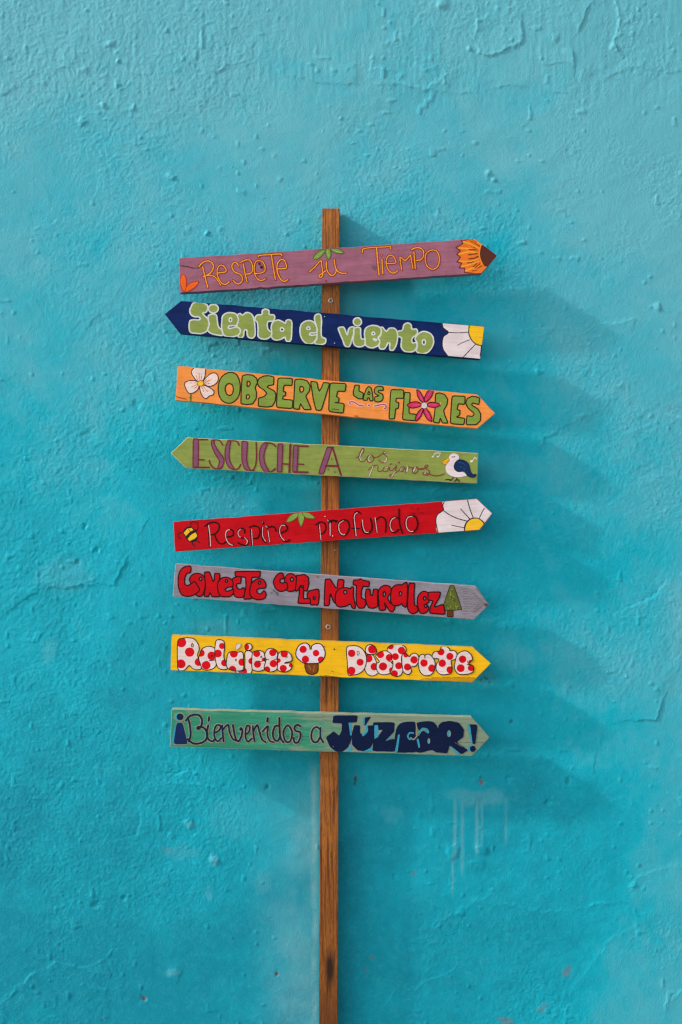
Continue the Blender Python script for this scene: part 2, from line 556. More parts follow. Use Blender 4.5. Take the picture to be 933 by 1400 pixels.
    for b in [(197, 1364, 4.5, 3.5, .9), (380, 1330, 3.2, 3, .8), (657, 1068, 3.5, 3, .7), (775, 1326, 5, 12, .45, .9, .5), (740, 1378, 7, 10, .30, .9, .7), (690, 1396, 12, 6, .5, .9, .2),
              (510, 1311, 6, 4, .35, .9), (502, 1327, 4, 4, .3, .9), (566, 1197, 6, 1.5, .5), (488, 1064, 2, 7, .55), (230, 1160, 6, 6, .18, .9), (142, 1391, 3, 2, .4)]:
        blot(rust, *b)
    for b in [(488, 1067, 1.6, 8, .9), (662, 925, 5, 2.2, .75), (668, 931, 4, 1.6, .6), (656, 929, 2, 2, .6), (703, 989, 3, 2.5, .6), (365, 1078, 3, 2, .5), (656, 1062, 3, 2, .5), (777, 1066, 3, 2, .4)]:
        blot(dark, *b)
    return h, pale, rust, dark, worn

def build_wall():
    xs = spaced(-5.0, 5.0, -0.93, 0.93, 0.0025, 0.10)
    zs = spaced(0.0, 4.2, 0.22, 2.98, 0.0025, 0.10)
    X, Zc = np.meshgrid(xs, zs)
    h, pale, rust, dark, worn = wall_heights(X, Zc)
    # the post stands against the plaster: no bulge may swallow it
    h = np.minimum(h, 0.0045)
    nx, nz = len(xs), len(zs)
    co = np.stack([X.ravel(), -h.ravel(), Zc.ravel()], 1)
    n = nx * nz
    idx = np.arange(n).reshape(nz, nx)
    q = np.stack([idx[:-1, :-1], idx[:-1, 1:], idx[1:, 1:], idx[1:, :-1]], -1).reshape(-1, 4)
    # box behind the face
    back = np.array([[-5, .3, 0], [5, .3, 0], [5, .3, 4.2], [-5, .3, 4.2]], float)
    co = np.concatenate([co, back])
    extra = [tuple([n + 1, n, n + 3, n + 2]),
             tuple(list(idx[-1, :]) + [n + 2, n + 3]),
             tuple(list(idx[0, ::-1]) + [n, n + 1]),
             tuple(list(idx[:, 0]) [::1] + [n + 3, n]),
             tuple(list(idx[::-1, -1]) + [n + 1, n + 2])]
    me = bpy.data.meshes.new('plaster_wall')
    nq = len(q)
    ev = [v for f in extra for v in f]
    lv = np.concatenate([q.ravel(), np.array(ev)])
    me.vertices.add(len(co)); me.vertices.foreach_set('co', co.ravel())
    me.loops.add(len(lv)); me.loops.foreach_set('vertex_index', lv.astype(np.int32))
    starts = list(range(0, nq * 4, 4)); tot = [4] * nq; p = nq * 4
    for f in extra:
        starts.append(p); tot.append(len(f)); p += len(f)
    me.polygons.add(len(starts))
    me.polygons.foreach_set('loop_start', starts)
    me.polygons.foreach_set('loop_total', tot)
    sm = np.zeros(len(starts), bool); sm[:nq] = True
    me.polygons.foreach_set('use_smooth', sm)
    for nm, arr in (('chalk', pale), ('rust', rust), ('chip', dark), ('worn', worn)):
        a = me.attributes.new(nm, 'FLOAT', 'POINT')
        a.data.foreach_set('value', np.concatenate([arr.ravel(), np.zeros(4)]).astype(np.float32))
    me.update(); me.validate()
    t = NT('turquoise_limewash')
    co_ = t.objco()
    n1 = t.noise(co_, 2.2, 4, 0.6, 0.4)
    n2 = t.noise(co_, 9.0, 5, 0.65, 0.3)
    n3 = t.noise(t.objco((1, 1, .45)), 55.0, 3, 0.6)
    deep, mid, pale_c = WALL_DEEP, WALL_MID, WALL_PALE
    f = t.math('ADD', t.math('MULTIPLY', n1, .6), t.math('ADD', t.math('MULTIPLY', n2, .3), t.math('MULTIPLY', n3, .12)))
    # upper wall: the wash turns paler with height
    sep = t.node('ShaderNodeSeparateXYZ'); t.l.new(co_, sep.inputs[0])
    hi = t.math('MULTIPLY', t.math('SUBTRACT', sep.outputs['Z'], 1.60), TOP_PALE, True)
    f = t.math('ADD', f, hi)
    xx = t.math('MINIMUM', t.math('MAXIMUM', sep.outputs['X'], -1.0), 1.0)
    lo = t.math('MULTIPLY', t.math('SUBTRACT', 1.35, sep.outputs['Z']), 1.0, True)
    lo = t.math('MULTIPLY', lo, t.math('SUBTRACT', 0.12, t.math('MULTIPLY', xx, 0.10)))  # lower left deepened: lens falloff put into the colour along with paint tone
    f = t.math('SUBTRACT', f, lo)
    f = t.math('ADD', f, t.math('MULTIPLY', t.math('MAXIMUM', t.math('SUBTRACT', xx, 0.5), 0.0), 0.5))  # paler at far right: the look of grazing sunlight put into the wall colour
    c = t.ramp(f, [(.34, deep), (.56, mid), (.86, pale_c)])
    def at(nm):
        a = t.node('ShaderNodeAttribute'); a.attribute_name = nm; return a.outputs['Fac']
    c = t.mix(t.math('MULTIPLY', t.math('POWER', at('worn'), 2.5), .24), c, lin((70, 184, 200)))
    c = t.mix(at('chalk'), c, lin((150, 196, 205)))
    c = t.mix(at('rust'), c, lin((132, 84, 78)))
    c = t.mix(at('chip'), c, lin((40, 60, 72)))
    fine = t.noise(co_, 310.0, 4, 0.7)
    t.bump(fine, 0.85, 0.0016)
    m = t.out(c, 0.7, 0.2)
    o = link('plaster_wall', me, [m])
    tag(o, 'rough turquoise plastered wall with flaking paint edges, drips and small rust spots behind the signpost', 'wall')
    return o

def build_ground():
    bm = bmesh.new()
    vs = [bm.verts.new(v) for v in ((-60, -60, 0), (60, -60, 0), (60, 60, 0), (-60, 60, 0))]
    bm.faces.new(vs)
    me = bpy.data.meshes.new('pavement'); bm.to_mesh(me); bm.free()
    t = NT('worn_paving')
    co_ = t.objco()
    b = t.node('ShaderNodeTexBrick')
    b.inputs['Scale'].default_value = 2.4
    b.inputs['Color1'].default_value = lin((150, 142, 132)); b.inputs['Color2'].default_value = lin((134, 128, 120))
    b.inputs['Mortar'].default_value = lin((92, 88, 82)); b.inputs['Mortar Size'].default_value = .012
    t.l.new(co_, b.inputs['Vector'])
    c = t.mix(t.math('MULTIPLY', t.noise(co_, 7, 5, .6), .5), b.outputs['Color'], lin((96, 90, 84)))
    t.bump(t.noise(co_, 60, 4, .6), .3, .004)
    o = link('pavement', me, [t.out(c, .85, .2)])
    tag(o, 'pale worn stone pavement at the foot of the wall', 'pavement', kind='structure')

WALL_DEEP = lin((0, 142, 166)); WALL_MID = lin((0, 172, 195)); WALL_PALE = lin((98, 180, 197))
TOP_PALE = 0.28
build_ground()
build_wall()

# ------------------------------------------------------------------ the signpost
root = bpy.data.objects.new('signpost', None)
COL.objects.link(root)
root.empty_display_size = .2
base = unproj(449.0, 1540, POST_D); base.z = 0
root.location = (base.x, -POST_D / 2, 0)
tag(root, 'wooden signpost with eight hand-painted arrow boards against the turquoise wall', 'signpost')

def wood_mat():
    t = NT('stained_pine')
    tc = t.node('ShaderNodeTexCoord')
    sep = t.node('ShaderNodeSeparateXYZ'); t.l.new(tc.outputs['Object'], sep.inputs[0])
    # knot at its place on the post: the grain bends round it
    kz, kx = KNOT
    dx = t.math('SUBTRACT', sep.outputs['X'], kx); dz = t.math('SUBTRACT', sep.outputs['Z'], kz)
    r2 = t.math('ADD', t.math('MULTIPLY', t.math('MULTIPLY', dx, dx), 1 / .0105 ** 2), t.math('MULTIPLY', t.math('MULTIPLY', dz, dz), 1 / .038 ** 2))
    kn = t.math('DIVIDE', 1.0, t.math('ADD', 1.0, r2))
    xb = t.math('ADD', sep.outputs['X'], t.math('MULTIPLY', t.math('MULTIPLY', kn, dx), 1.4))
    cmb = t.node('ShaderNodeCombineXYZ')
    t.l.new(xb, cmb.inputs['X']); t.l.new(sep.outputs['Y'], cmb.inputs['Y'])
    t.l.new(t.math('MULTIPLY', sep.outputs['Z'], .035), cmb.inputs['Z'])
    g = t.noise(cmb.outputs[0], 190.0, 5, .6, .3)
    cm2 = t.node('ShaderNodeCombineXYZ')
    t.l.new(xb, cm2.inputs['X']); t.l.new(sep.outputs['Y'], cm2.inputs['Y'])
    t.l.new(t.math('MULTIPLY', sep.outputs['Z'], .09), cm2.inputs['Z'])
    w = t.noise(cm2.outputs[0], 620.0, 3, .6)
    big = t.noise(tc.outputs['Object'], 5.0, 4, .6)
    c = t.ramp(g, [(.32, lin((62, 31, 11))), (.44, lin((142, 80, 27))), (.55, lin((190, 116, 42))), (.70, lin((140, 78, 28)))])
    c = t.mix(t.ramp(w, [(.35, (.65, .65, .65, 1)), (.48, (0, 0, 0, 1))]), c, lin((48, 24, 11)))
    c = t.mix(t.ramp(big, [(.36, (.50, .50, .50, 1)), (.62, (0, 0, 0, 1))]), c, lin((104, 58, 24)))
    low_dark = t.math('MULTIPLY', t.math('SUBTRACT', 1.25, t.math('ADD', sep.outputs['Z'], t.math('MULTIPLY', big, .5))), .75, True)  # post colour darkens towards its foot
    c = t.mix(low_dark, c, lin((84, 42, 16)))
    c = t.mix(t.ramp(kn, [(.22, (0, 0, 0, 1)), (.75, (.93, .93, .93, 1))]), c, lin((30, 16, 10)))
    t.bump(t.math('ADD', g, t.math('MULTIPLY', w, .6)), .5, .0012)
    return t.out(c, .5, .35)

def build_post():
    top = 285; cs = []
    for (xl, xr, py) in ((442.4, 463.3, 285), (440.6, 462.9, 600), (438.6, 462.4, 1000), (437.0, 462.0, 1400)):
        a, b = unproj(xl, py, POST_D), unproj(xr, py, POST_D)
        cs.append((a.x, b.x, a.z))
    # straight stick fitted through the photo's edges, down to the ground
    sl = np.polyfit([c[2] for c in cs], [(c[0] + c[1]) / 2 for c in cs], 1)
    w = 0.0445; t0, t1 = cs[0][2], 0.0
    bm = bmesh.new()
    n = 60
    rings = []
    for i in range(n + 1):
        z = t1 + (t0 - t1) * i / n
        x = sl[0] * z + sl[1]
        j = [random.gauss(0, .00022) for _ in range(4)]
        wl_ = w / 2 * (1.10 - 0.075 * z / t0)
        y0 = -POST_D; y1 = -0.005
        rings.append([bm.verts.new((x - wl_ + j[0], y0 + j[2], z)), bm.verts.new((x + wl_ + j[1], y0 + j[3], z)),
                      bm.verts.new((x + wl_ + j[1], y1, z)), bm.verts.new((x - wl_ + j[0], y1, z))])
    for a, b in zip(rings[:-1], rings[1:]):
        for k in range(4):
            bm.faces.new((a[k], a[(k + 1) % 4], b[(k + 1) % 4], b[k]))
    bm.faces.new(rings[-1]); bm.faces.new(rings[0][::-1])
    for v in bm.verts: v.co -= root.location
    bmesh.ops.recalc_face_normals(bm, faces=bm.faces[:])
    long_ = [e for e in bm.edges if abs((e.verts[0].co - e.verts[1].co).z) > .02 and len(e.link_faces) == 2 and abs(e.link_faces[0].normal.dot(e.link_faces[1].normal)) < .3]
    bmesh.ops.bevel(bm, geom=long_, offset=.0014, segments=2, affect='EDGES')
    me = bpy.data.meshes.new('post'); bm.to_mesh(me); bm.free()
    return link('post', me, [wood_mat()], root)

kp = unproj(451.5, 1324, POST_D) - root.location
KNOT = (kp.z, kp.x)
post = build_post()

def metal(name, rgb, rough, met=.85):
    t = NT(name)
    c = t.mix(t.ramp(t.noise(t.objco(), 900, 3, .6), [(.4, (0, 0, 0, 1)), (.7, (.5, .5, .5, 1))]), lin(rgb), lin(tuple(int(v * .6) for v in rgb)))
    t.bsdf.inputs['Metallic'].default_value = met
    return t.out(c, rough, .5)
ZINC = metal('dull_zinc', (196, 190, 180), .42, .5)
DARKM = metal('dark_recess', (44, 36, 32), .7, .2)
NAIL = metal('pale_nail', (205, 205, 210), .5, .4)

def lathe(name, prof, at, mats, parent, mid=None, seg=20):
    """prof: (radius, towards the street); spun round the y axis"""
    bm = bmesh.new()
    rings = []
    for r, h in prof:
        rings.append([bm.verts.new((r * math.cos(2 * math.pi * k / seg), -h, r * math.sin(2 * math.pi * k / seg))) for k in range(seg)])
    for i, (a, b) in enumerate(zip(rings[:-1], rings[1:])):
        for k in range(seg):
            f = bm.faces.new((a[k], a[(k + 1) % seg], b[(k + 1) % seg], b[k])); f.smooth = True
            if mid and i >= mid: f.material_index = 1
    f = bm.faces.new(rings[-1])
    if mid: f.material_index = 1
    bmesh.ops.recalc_face_normals(bm, faces=bm.faces[:])
    me = bpy.data.meshes.new(name); bm.to_mesh(me); bm.free()
    o = link(name, me, mats, parent)
    o.location = at
    return o

for (x, y) in ((452.5, 411.0), (449.0, 857.0)):
    p = unproj(x, y, POST_D) - root.location
    lathe('screw', [(.0065, -.002), (.0066, .0012), (.0058, .0022), (.0036, .0024), (.0026, .0010), (.0018, -.001)], p + Vector((0, .0003, 0)), [ZINC, DARKM], root, mid=3)
p = unproj(458, 752, POST_D) - root.location
lathe('nail', [(.0016, -.002), (.0017, .0008), (.0009, .0012)], p, [NAIL], root, seg=12)

# ------------------------------------------------------------------ the eight boards
def strokes(colr, line, prims, w):
    return outlined(colr, line, prims, w)

def word(letters, fillc, linec, w, wobble=0.12):
    out = []
    for pr in letters: out += outlined(fillc, linec, pr, w, wobble)
    return out

def nails(b, pts):
    for (x, y) in pts:
        L = b.loc(np.array([(x, y)]))[0]
        lathe('nail', [(.0013, -.001), (.0014, .0006), (.0007, .0010)], Vector((L[0], 0, L[1])), [NAIL], b.o, seg=10)

# ---- mauve board
A, B, C, D = (240, 340), (350, 330), (460, 325), (570, 315)
b = Board([(244.9, 352.9), (649.7, 326.4), (680, 349.3), (658.7, 373.6), (375, 392), (366, 393.4), (355.5, 392.4), (352, 393.6), (246.4, 400.2)], root)
b.frame((245, 376.5), (654, 350))
b.build('arrow_board', paint((155, 98, 119), .42, .24, (126, 112, 126), .8), paint((150, 104, 118), .4, .3), 'mauve arrow board pointing right, yellow lettering Respete su Tiempo, topmost on the post')
YEL, MAR = (250, 170, 42), (150, 44, 40)
def thin(org, *words):
    return [G(org, *w) for w in words]
b.art('lettering', word(thin(A,
    ['s19 290,190 315,300 345,412', 's19 252,190 290,148 345,130 390,150 405,195 380,250 330,285 297,300', 's17 340,285 390,285 430,310 460,350 485,390'],
    ['s18 450,258 535,245 530,205 500,178 470,180 448,215 445,270 465,330 500,370 535,378 575,352'],
    ['s18 672,185 655,155 630,147 605,165 605,210 635,250 685,270 712,305 705,350 670,375 635,360 615,338'],
    ['s18 722,160 740,260 762,355', 's18 695,145 740,122 785,120 810,150 822,200 815,245 790,265 755,270']) + thin(B,
    ['s17 -8,342 60,335 95,312 97,268 75,220 35,205 5,212 -12,245 -18,300 -8,355 20,400 60,418 105,393'],
    ['s18 25,165 40,150 140,142 260,135 276,155', 's18 165,142 185,270 208,405'],
    ['s18 228,292 320,285 318,235 300,200 265,195 232,235 225,300 240,360 270,410 305,425 342,405']), YEL, MAR, 6))
b.art('lettering', word(thin(B,
    ['s18 570,325 630,270 690,205 700,260 712,330 705,370 680,382 672,362 700,345 742,312'],
    ['s18 748,210 755,300 785,350 820,362 850,330 852,300', 's18 832,195 848,280 875,320 910,338 962,338']), YEL, MAR, 6))
b.art('lettering', word(thin(C,
    ['s17 278,158 282,122 350,108 430,102 520,98 572,92 580,122', 's20 428,105 440,250 455,398'],
    ['e 478,185 11,10', 's19 485,230 495,385'],
    ['s17 540,275 630,268 615,210 580,185 545,205 530,260 545,325 580,368 615,375 652,352'],
    ['l17 695,345 674,205 735,245 790,185 815,330'],
    ['s18 825,150 840,330', 's18 798,130 835,110 890,110 925,140 925,200 895,235 850,242']) +
    [G(D, 'o17 165,208 215,225 240,290 230,370 190,408 150,410 105,370 90,300 105,240')], YEL, MAR, 6))
LG, LGD = (128, 158, 70), (84, 96, 58)
b.art('painted_leaves', sum([outlined(LG, LGD, G(B, t), 7) for t in (
    'p 735,88 690,95 640,130 610,186 660,185 700,155 738,108', 'p 742,85 788,85 798,150 772,192 748,150', 'p 790,84 870,78 925,108 935,126 880,130 830,112')], []) +
    [fill((170, 190, 110), G(B, t), 0, .2) for t in ('s6 650,165 700,120', 's6 765,100 770,160', 's6 820,95 900,120')])
pet = G(D, 'q 545,100 475,106 490,140 418,185 465,215 426,255 465,285 428,335 478,350 452,398 510,402 508,446 600,457 690,470 760,400 700,330 668,270 680,190 720,140 640,70 560,80')
b.art('painted_sunflower', outlined((232, 118, 34), (110, 40, 44), pet, 8) +
      [fill((246, 160, 54), G(D, t), 0, .3) for t in ('s16 450,188 560,195 640,215', 's16 450,255 560,225 640,240', 's14 460,330 560,330 650,305', 's14 480,385 560,365 660,330', 's14 520,430 600,400 690,370', 's14 500,125 580,150 660,190', 's12 600,95 650,130 690,160')] +
      [fill((128, 56, 26), G(D, t), 0, .35) for t in ('s9 560,110 610,130 665,165', 's8 590,100 640,125', 's11 560,205 605,205 640,210', 's12 550,258 600,252 640,246', 's13 550,302 600,298 650,278', 's9 540,345 600,335', 's9 600,385 640,350', 's8 615,400 670,355', 's8 640,410 690,370', 's6 590,430 640,425', 's6 580,170 640,195')] +
      [fill((248, 140, 50), G(D, 's14 700,150 672,195 665,265 690,340 742,392'), 0)] +
      [fill((86, 44, 34), G(D, 'p 705,155 678,200 672,265 695,338 740,384 860,300 880,268 830,220'), 0)])
b.art('painted_petals', outlined((240, 100, 32), (170, 52, 34), G(A, 'p 60,295 88,272 113,310 118,380 105,445 82,445 58,390 50,340'), 6) +
      outlined((240, 100, 32), (170, 52, 34), G(A, 'p 106,445 120,400 160,365 246,345 225,395 165,440 100,464'), 6))
marks(b, 'wood_crack', [fill((66, 44, 56), G(A, 's6 38,180 130,190 190,205 252,205'), 0, .35), fill((84, 20, 40), G(B, 'e 38,238 14,12'), 0, .3), fill((70, 16, 34), G(B, 'e 62,275 17,15'), 0, .3),
                     fill((120, 90, 100), G(C, 'e 400,320 20,24'), 0, .4), fill((100, 40, 60), G(B, 'e 745,420 6,9'), 0, .2)], base=30)

# ---- navy board
E, F, Gc, H = (220, 405), (330, 410), (440, 420), (550, 430)
b = Board([(225.4, 429.4), (247.7, 411.4), (662.9, 446.3), (657.0, 491.0), (245.7, 455.2)], root)
b.frame((246.7, 433.3), (660, 468.6))
b.build('arrow_board', paint((3, 32, 90), .4, .35, (16, 62, 132), .45), paint((10, 38, 90), .4, .3), 'navy arrow board pointing left, green bubble lettering Sienta el viento')
GRN, PALE = (140, 157, 80), (206, 212, 208)
b.art('lettering', word([
    G(E, 'p 320,120 345,75 400,62 460,75 497,100 494,150 478,172 445,182 475,215 510,250 515,310 495,365 440,395 380,395 315,380 302,320 310,265 345,250 405,252 420,236 400,220 350,215 315,185 310,145'),
    G(E, 'p 510,205 550,190 590,200 600,250 612,320 640,348 670,350 682,385 655,415 590,410 530,392 500,360 515,300 505,245'),
    G(E, 'e 560,132 52,46'),
    G(F, 'p -40,175 -15,145 15,160 55,135 100,145 130,185 145,270 148,370 120,406 85,400 65,375 60,325 40,318 28,345 25,382 -8,408 -35,380 -40,300'),
    G(E, 'p 650,265 660,210 700,180 750,175 800,190 825,235 818,285 800,322 840,345 845,385 810,420 740,433 690,425 660,390 648,330', '-p 728,245 742,230 756,248 748,268 732,266', '-p 722,320 785,312 796,328 730,342'),
    G(F, 'p 150,185 175,160 220,155 225,115 260,98 295,115 300,155 345,160 357,190 335,225 285,232 278,290 300,330 325,340 315,385 270,415 215,412 180,385 180,310 172,240 148,215'),
    G(F, 'p 320,285 340,235 390,215 440,232 470,248 480,220 510,212 537,235 537,330 530,420 500,445 475,427 462,397 420,420 360,425 325,397 325,340', '-p 418,305 435,295 454,313 445,332 422,328')],
    GRN, PALE, 15))
b.art('lettering', word([
    G(F, 'p 780,210 785,170 815,150 845,165 854,230 850,330 857,390 897,415 892,460 845,475 790,467 785,440 805,410 805,330 795,270'),
    G(F, 'p 625,325 640,260 690,225 740,222 785,250 807,310 800,345 765,352 735,352 728,372 760,376 795,372 804,400 770,453 715,470 665,440 635,390', '-p 697,302 714,285 732,302 725,312 705,314')],
    GRN, PALE, 15))
b.art('lettering', word([
    G(Gc, 'p 178,225 210,212 240,220 262,275 275,292 285,240 310,212 347,215 347,260 325,330 305,400 280,425 245,405 225,350 195,280'),
    G(Gc, 'p 345,230 380,215 412,225 415,290 425,335 465,345 470,385 435,415 385,420 345,395 335,340 342,290'),
    G(Gc, 'e 380,155 43,43'),
    G(H, 'p -65,190 -30,175 5,165 20,110 60,90 95,110 105,155 150,155 165,185 145,222 118,242 102,270 112,302 150,300 158,340 130,385 70,400 20,385 -10,340 -5,260 -20,240 -60,225'),
    G(Gc, 'p 615,228 645,213 668,238 690,255 720,225 770,225 802,260 807,330 790,410 755,460 728,453 723,410 725,385 705,380 690,410 660,445 618,437 610,400 618,365 605,325 630,290'),
    G(Gc, 'p 455,290 465,230 510,200 560,195 607,207 634,240 627,290 600,325 617,360 607,400 555,430 500,425 465,397 463,345', '-p 533,282 549,262 566,280 556,292 540,292', '-p 548,335 585,345 570,357'),
    G(H, 'p 165,215 215,182 275,190 320,225 335,290 315,350 270,402 205,418 152,390 160,342 160,300 138,260', '-e 232,294 17,27')],
    GRN, PALE, 15))
WHT, BLK, GOLD = (222, 208, 212), (36, 30, 34), (244, 188, 32)
b.art('painted_daisy', [fill(WHT, G(H, 'p 432,80 438,140 492,188 440,235 428,310 440,378 500,456 600,520 760,520 900,500 920,300 900,60 600,50'), 0),
      fill(BLK, G(H, 's11 425,80 436,140 492,190 440,235 427,310 440,378 498,456'), 0), fill(BLK, G(H, 's8 490,190 600,195 705,188'), 0), fill(BLK, G(H, 's7 716,270 640,300 590,328'), 0),
      fill(BLK, G(H, 's9 778,318 700,400 640,464'), 0), fill(BLK, G(H, 's10 842,340 838,390 830,442'), 0),
      fill(GOLD, G(H, 'p 722,90 710,200 745,275 798,320 870,332 930,300 930,90'), 0), fill(BLK, G(H, 's11 718,95 709,200 742,274 798,320 862,332'), 0), fill((206, 150, 30), G(H, 's4 730,240 800,240 860,244'), 0, .3)])
nails(b, [(444.2, 432.8), (457.8, 469.2)])

# ---- orange board
I, J, Kc, M = (235, 490), (350, 500), (460, 510), (565, 520)
b = Board([(243.7, 500.3), (652.5, 539.3), (677.5, 565), (652.5, 586.2), (240.1, 547.0)], root)
b.frame((242, 523.7), (652.5, 562.7))
b.build('arrow_board', paint((240, 146, 70), .28, .16, (216, 112, 40), .7), paint((226, 140, 84), .35, .25), 'orange arrow board pointing right, green lettering Observe las Flores')
OG, OL = (132, 154, 66), (40, 38, 18)
b.art('lettering', word([
    G(I, 'p 615,150 680,165 718,230 728,315 712,400 668,455 610,478 545,455 505,395 495,315 510,235 555,175', '-p 612,268 645,285 655,330 645,375 615,394 585,378 568,330 580,285'),
    G(I, 'k 750,185 800,172 860,178 905,215 912,260 886,310 902,360 898,430 860,483 800,492 735,482 740,330', '-k 802,245 825,243 838,270 820,298 800,298', '-k 795,387 820,387 830,410 815,432 793,430'),
    G(J, 'k 192,120 190,203 140,208 118,228 160,248 200,272 215,310 205,380 175,430 120,440 25,430 30,345 90,328 117,295 90,260 35,225 15,180 35,135 85,110 140,106'),
    G(J, 'k 235,130 390,135 385,210 300,207 290,272 318,282 315,318 292,325 282,355 395,366 388,455 220,445 225,300'),
    G(J, 'k 415,148 480,142 545,160 578,215 570,270 530,322 555,380 590,465 515,468 475,400 460,465 400,458 408,300', '-p 468,232 490,220 510,245 500,275 473,278'),
    G(J, 'k 582,165 650,175 660,230 675,275 700,230 720,178 785,185 750,300 695,475 640,472 610,350'),
    G(J, 'k 790,183 960,190 950,275 870,268 858,330 885,345 880,388 850,392 940,403 930,505 775,487 780,330')], OG, OL, 9))
b.art('lettering', word([
    G(Kc, 'k 200,128 245,130 240,190 287,213 282,272 240,275 185,240 180,200'),
    G(Kc, 'k 285,288 290,250 320,165 345,143 370,155 385,220 392,292 360,298 350,264 335,264 325,292', '-p 340,205 350,198 359,224 338,226'),
    G(Kc, 'p 495,150 497,185 455,185 448,205 490,225 497,270 475,300 430,306 408,290 412,255 435,250 450,238 420,225 405,200 410,165 440,142 475,143')], OG, OL, 9))
b.art('lettering', word([
    G(Kc, 'k 580,175 718,180 715,270 640,267 632,305 665,315 660,375 630,382 620,487 560,487 570,330'),
    G(Kc, 'k 725,205 788,210 770,430 850,440 840,507 703,497 715,350')], OG, OL, 9))
b.art('lettering', word([
    G(M, 'k 238,145 280,132 335,150 368,200 360,260 325,320 335,365 372,455 310,452 290,400 275,455 216,447 235,300'),
    G(M, 'k 415,165 555,170 548,255 480,250 468,310 500,320 495,370 460,390 550,405 540,472 395,460 405,300'),
    G(M, 'k 708,190 700,258 655,245 630,240 622,262 690,305 720,360 715,430 670,472 565,472 573,375 630,385 652,355 580,290 560,240 575,195 625,170 672,175')], OG, OL, 9)
    + [fill((240, 160, 80), G(M, 'e 293,246 10,15'), 0)])
b.art('painted_swirl', [fill((236, 190, 170), G(Kc, t), .9) for t in ('s14 148,330 143,312 165,302 200,315 240,342 287,348', 'e 347,342 11,11', 's14 405,352 450,342 495,332 527,345 527,372 512,376')] +
      [fill((176, 52, 110), G(Kc, t), 0) for t in ('s13 148,330 143,312 165,302 200,315 240,342 287,348', 'e 347,342 10,10', 's13 405,352 450,342 495,332 527,345 527,372 512,376')])
PK, PKL = (206, 48, 96), (84, 18, 44)
b.art('painted_flower', sum([outlined(PK, PKL, G(M, t), 8) for t in (
    'p 118,240 85,222 50,170 42,98 80,130 112,190', 'p 125,230 120,190 150,125 180,105 214,108 200,165 160,215', 'p 145,262 180,235 240,238 292,262 240,287 180,282',
    'p 90,262 40,287 -20,292 -62,262 -15,233 50,230', 'p 105,295 100,340 70,400 30,432 28,390 60,330', 'p 125,295 165,330 195,390 197,437 150,410 113,340')], []) +
    [fill((226, 90, 130), G(M, t), 0, .3) for t in ('s8 70,150 100,215', 's8 185,130 140,205', 's8 250,262 170,258', 's8 0,262 80,262', 's8 55,390 95,310', 's8 170,390 130,310')] +
    [fill((214, 204, 206), G(M, 'e 118,268 29,31'), 0)] + [fill((150, 130, 140), G(M, t), 0) for t in ('e 110,262 4,4', 'e 124,274 4,4', 'e 126,258 4,4', 'e 112,280 4,4')])
WP, WPL = (234, 212, 204), (78, 44, 48)
b.art('painted_flower', [fill((120, 116, 44), G(I, 's17 205,380 203,466'), 0, .35), fill((80, 74, 30), G(I, 's5 196,385 194,466'), 0, .35)] + sum([outlined(WP, WPL, G(I, t), 7) for t in (
    'p 270,240 228,190 210,145 232,105 265,90 300,94 355,96 358,150 350,200 320,245', 'p 335,250 370,200 420,160 460,155 485,175 495,215 478,260 420,295 370,290',
    'p 300,290 340,285 400,310 447,345 440,385 400,400 365,427 330,405 305,350', 'p 285,250 220,235 160,245 137,270 150,320 180,367 220,370 270,340 292,290')], []) +
    [fill((222, 120, 60), G(I, t), -.1, .3) for t in ('s8 260,180 275,230', 's8 290,160 295,230', 's8 318,170 312,230', 's6 345,245 400,200', 's9 350,262 430,215', 's8 350,278 400,265', 's9 318,300 340,350', 's8 335,298 380,350', 's7 270,262 200,262', 's9 275,275 215,300', 's7 280,285 240,320')] +
    outlined((244, 196, 40), (190, 100, 30), G(I, 'e 308,265 32,30'), 8))
marks(b, 'wood_crack', [fill((150, 72, 24), G(I, 's6 42,402 100,422 155,432'), 0, .35), fill((110, 60, 24), G(I, 's7 36,444 120,458 185,462'), 0, .35), fill((60, 70, 30), G(J, 's5 800,468 830,460 880,470'), 0, .4), fill((50, 50, 20), G(J, 'e 850,392 14,6'), 0, .3), fill((170, 90, 36), G(Kc, 'e 210,458 26,7'), 0, .4)], base=30)

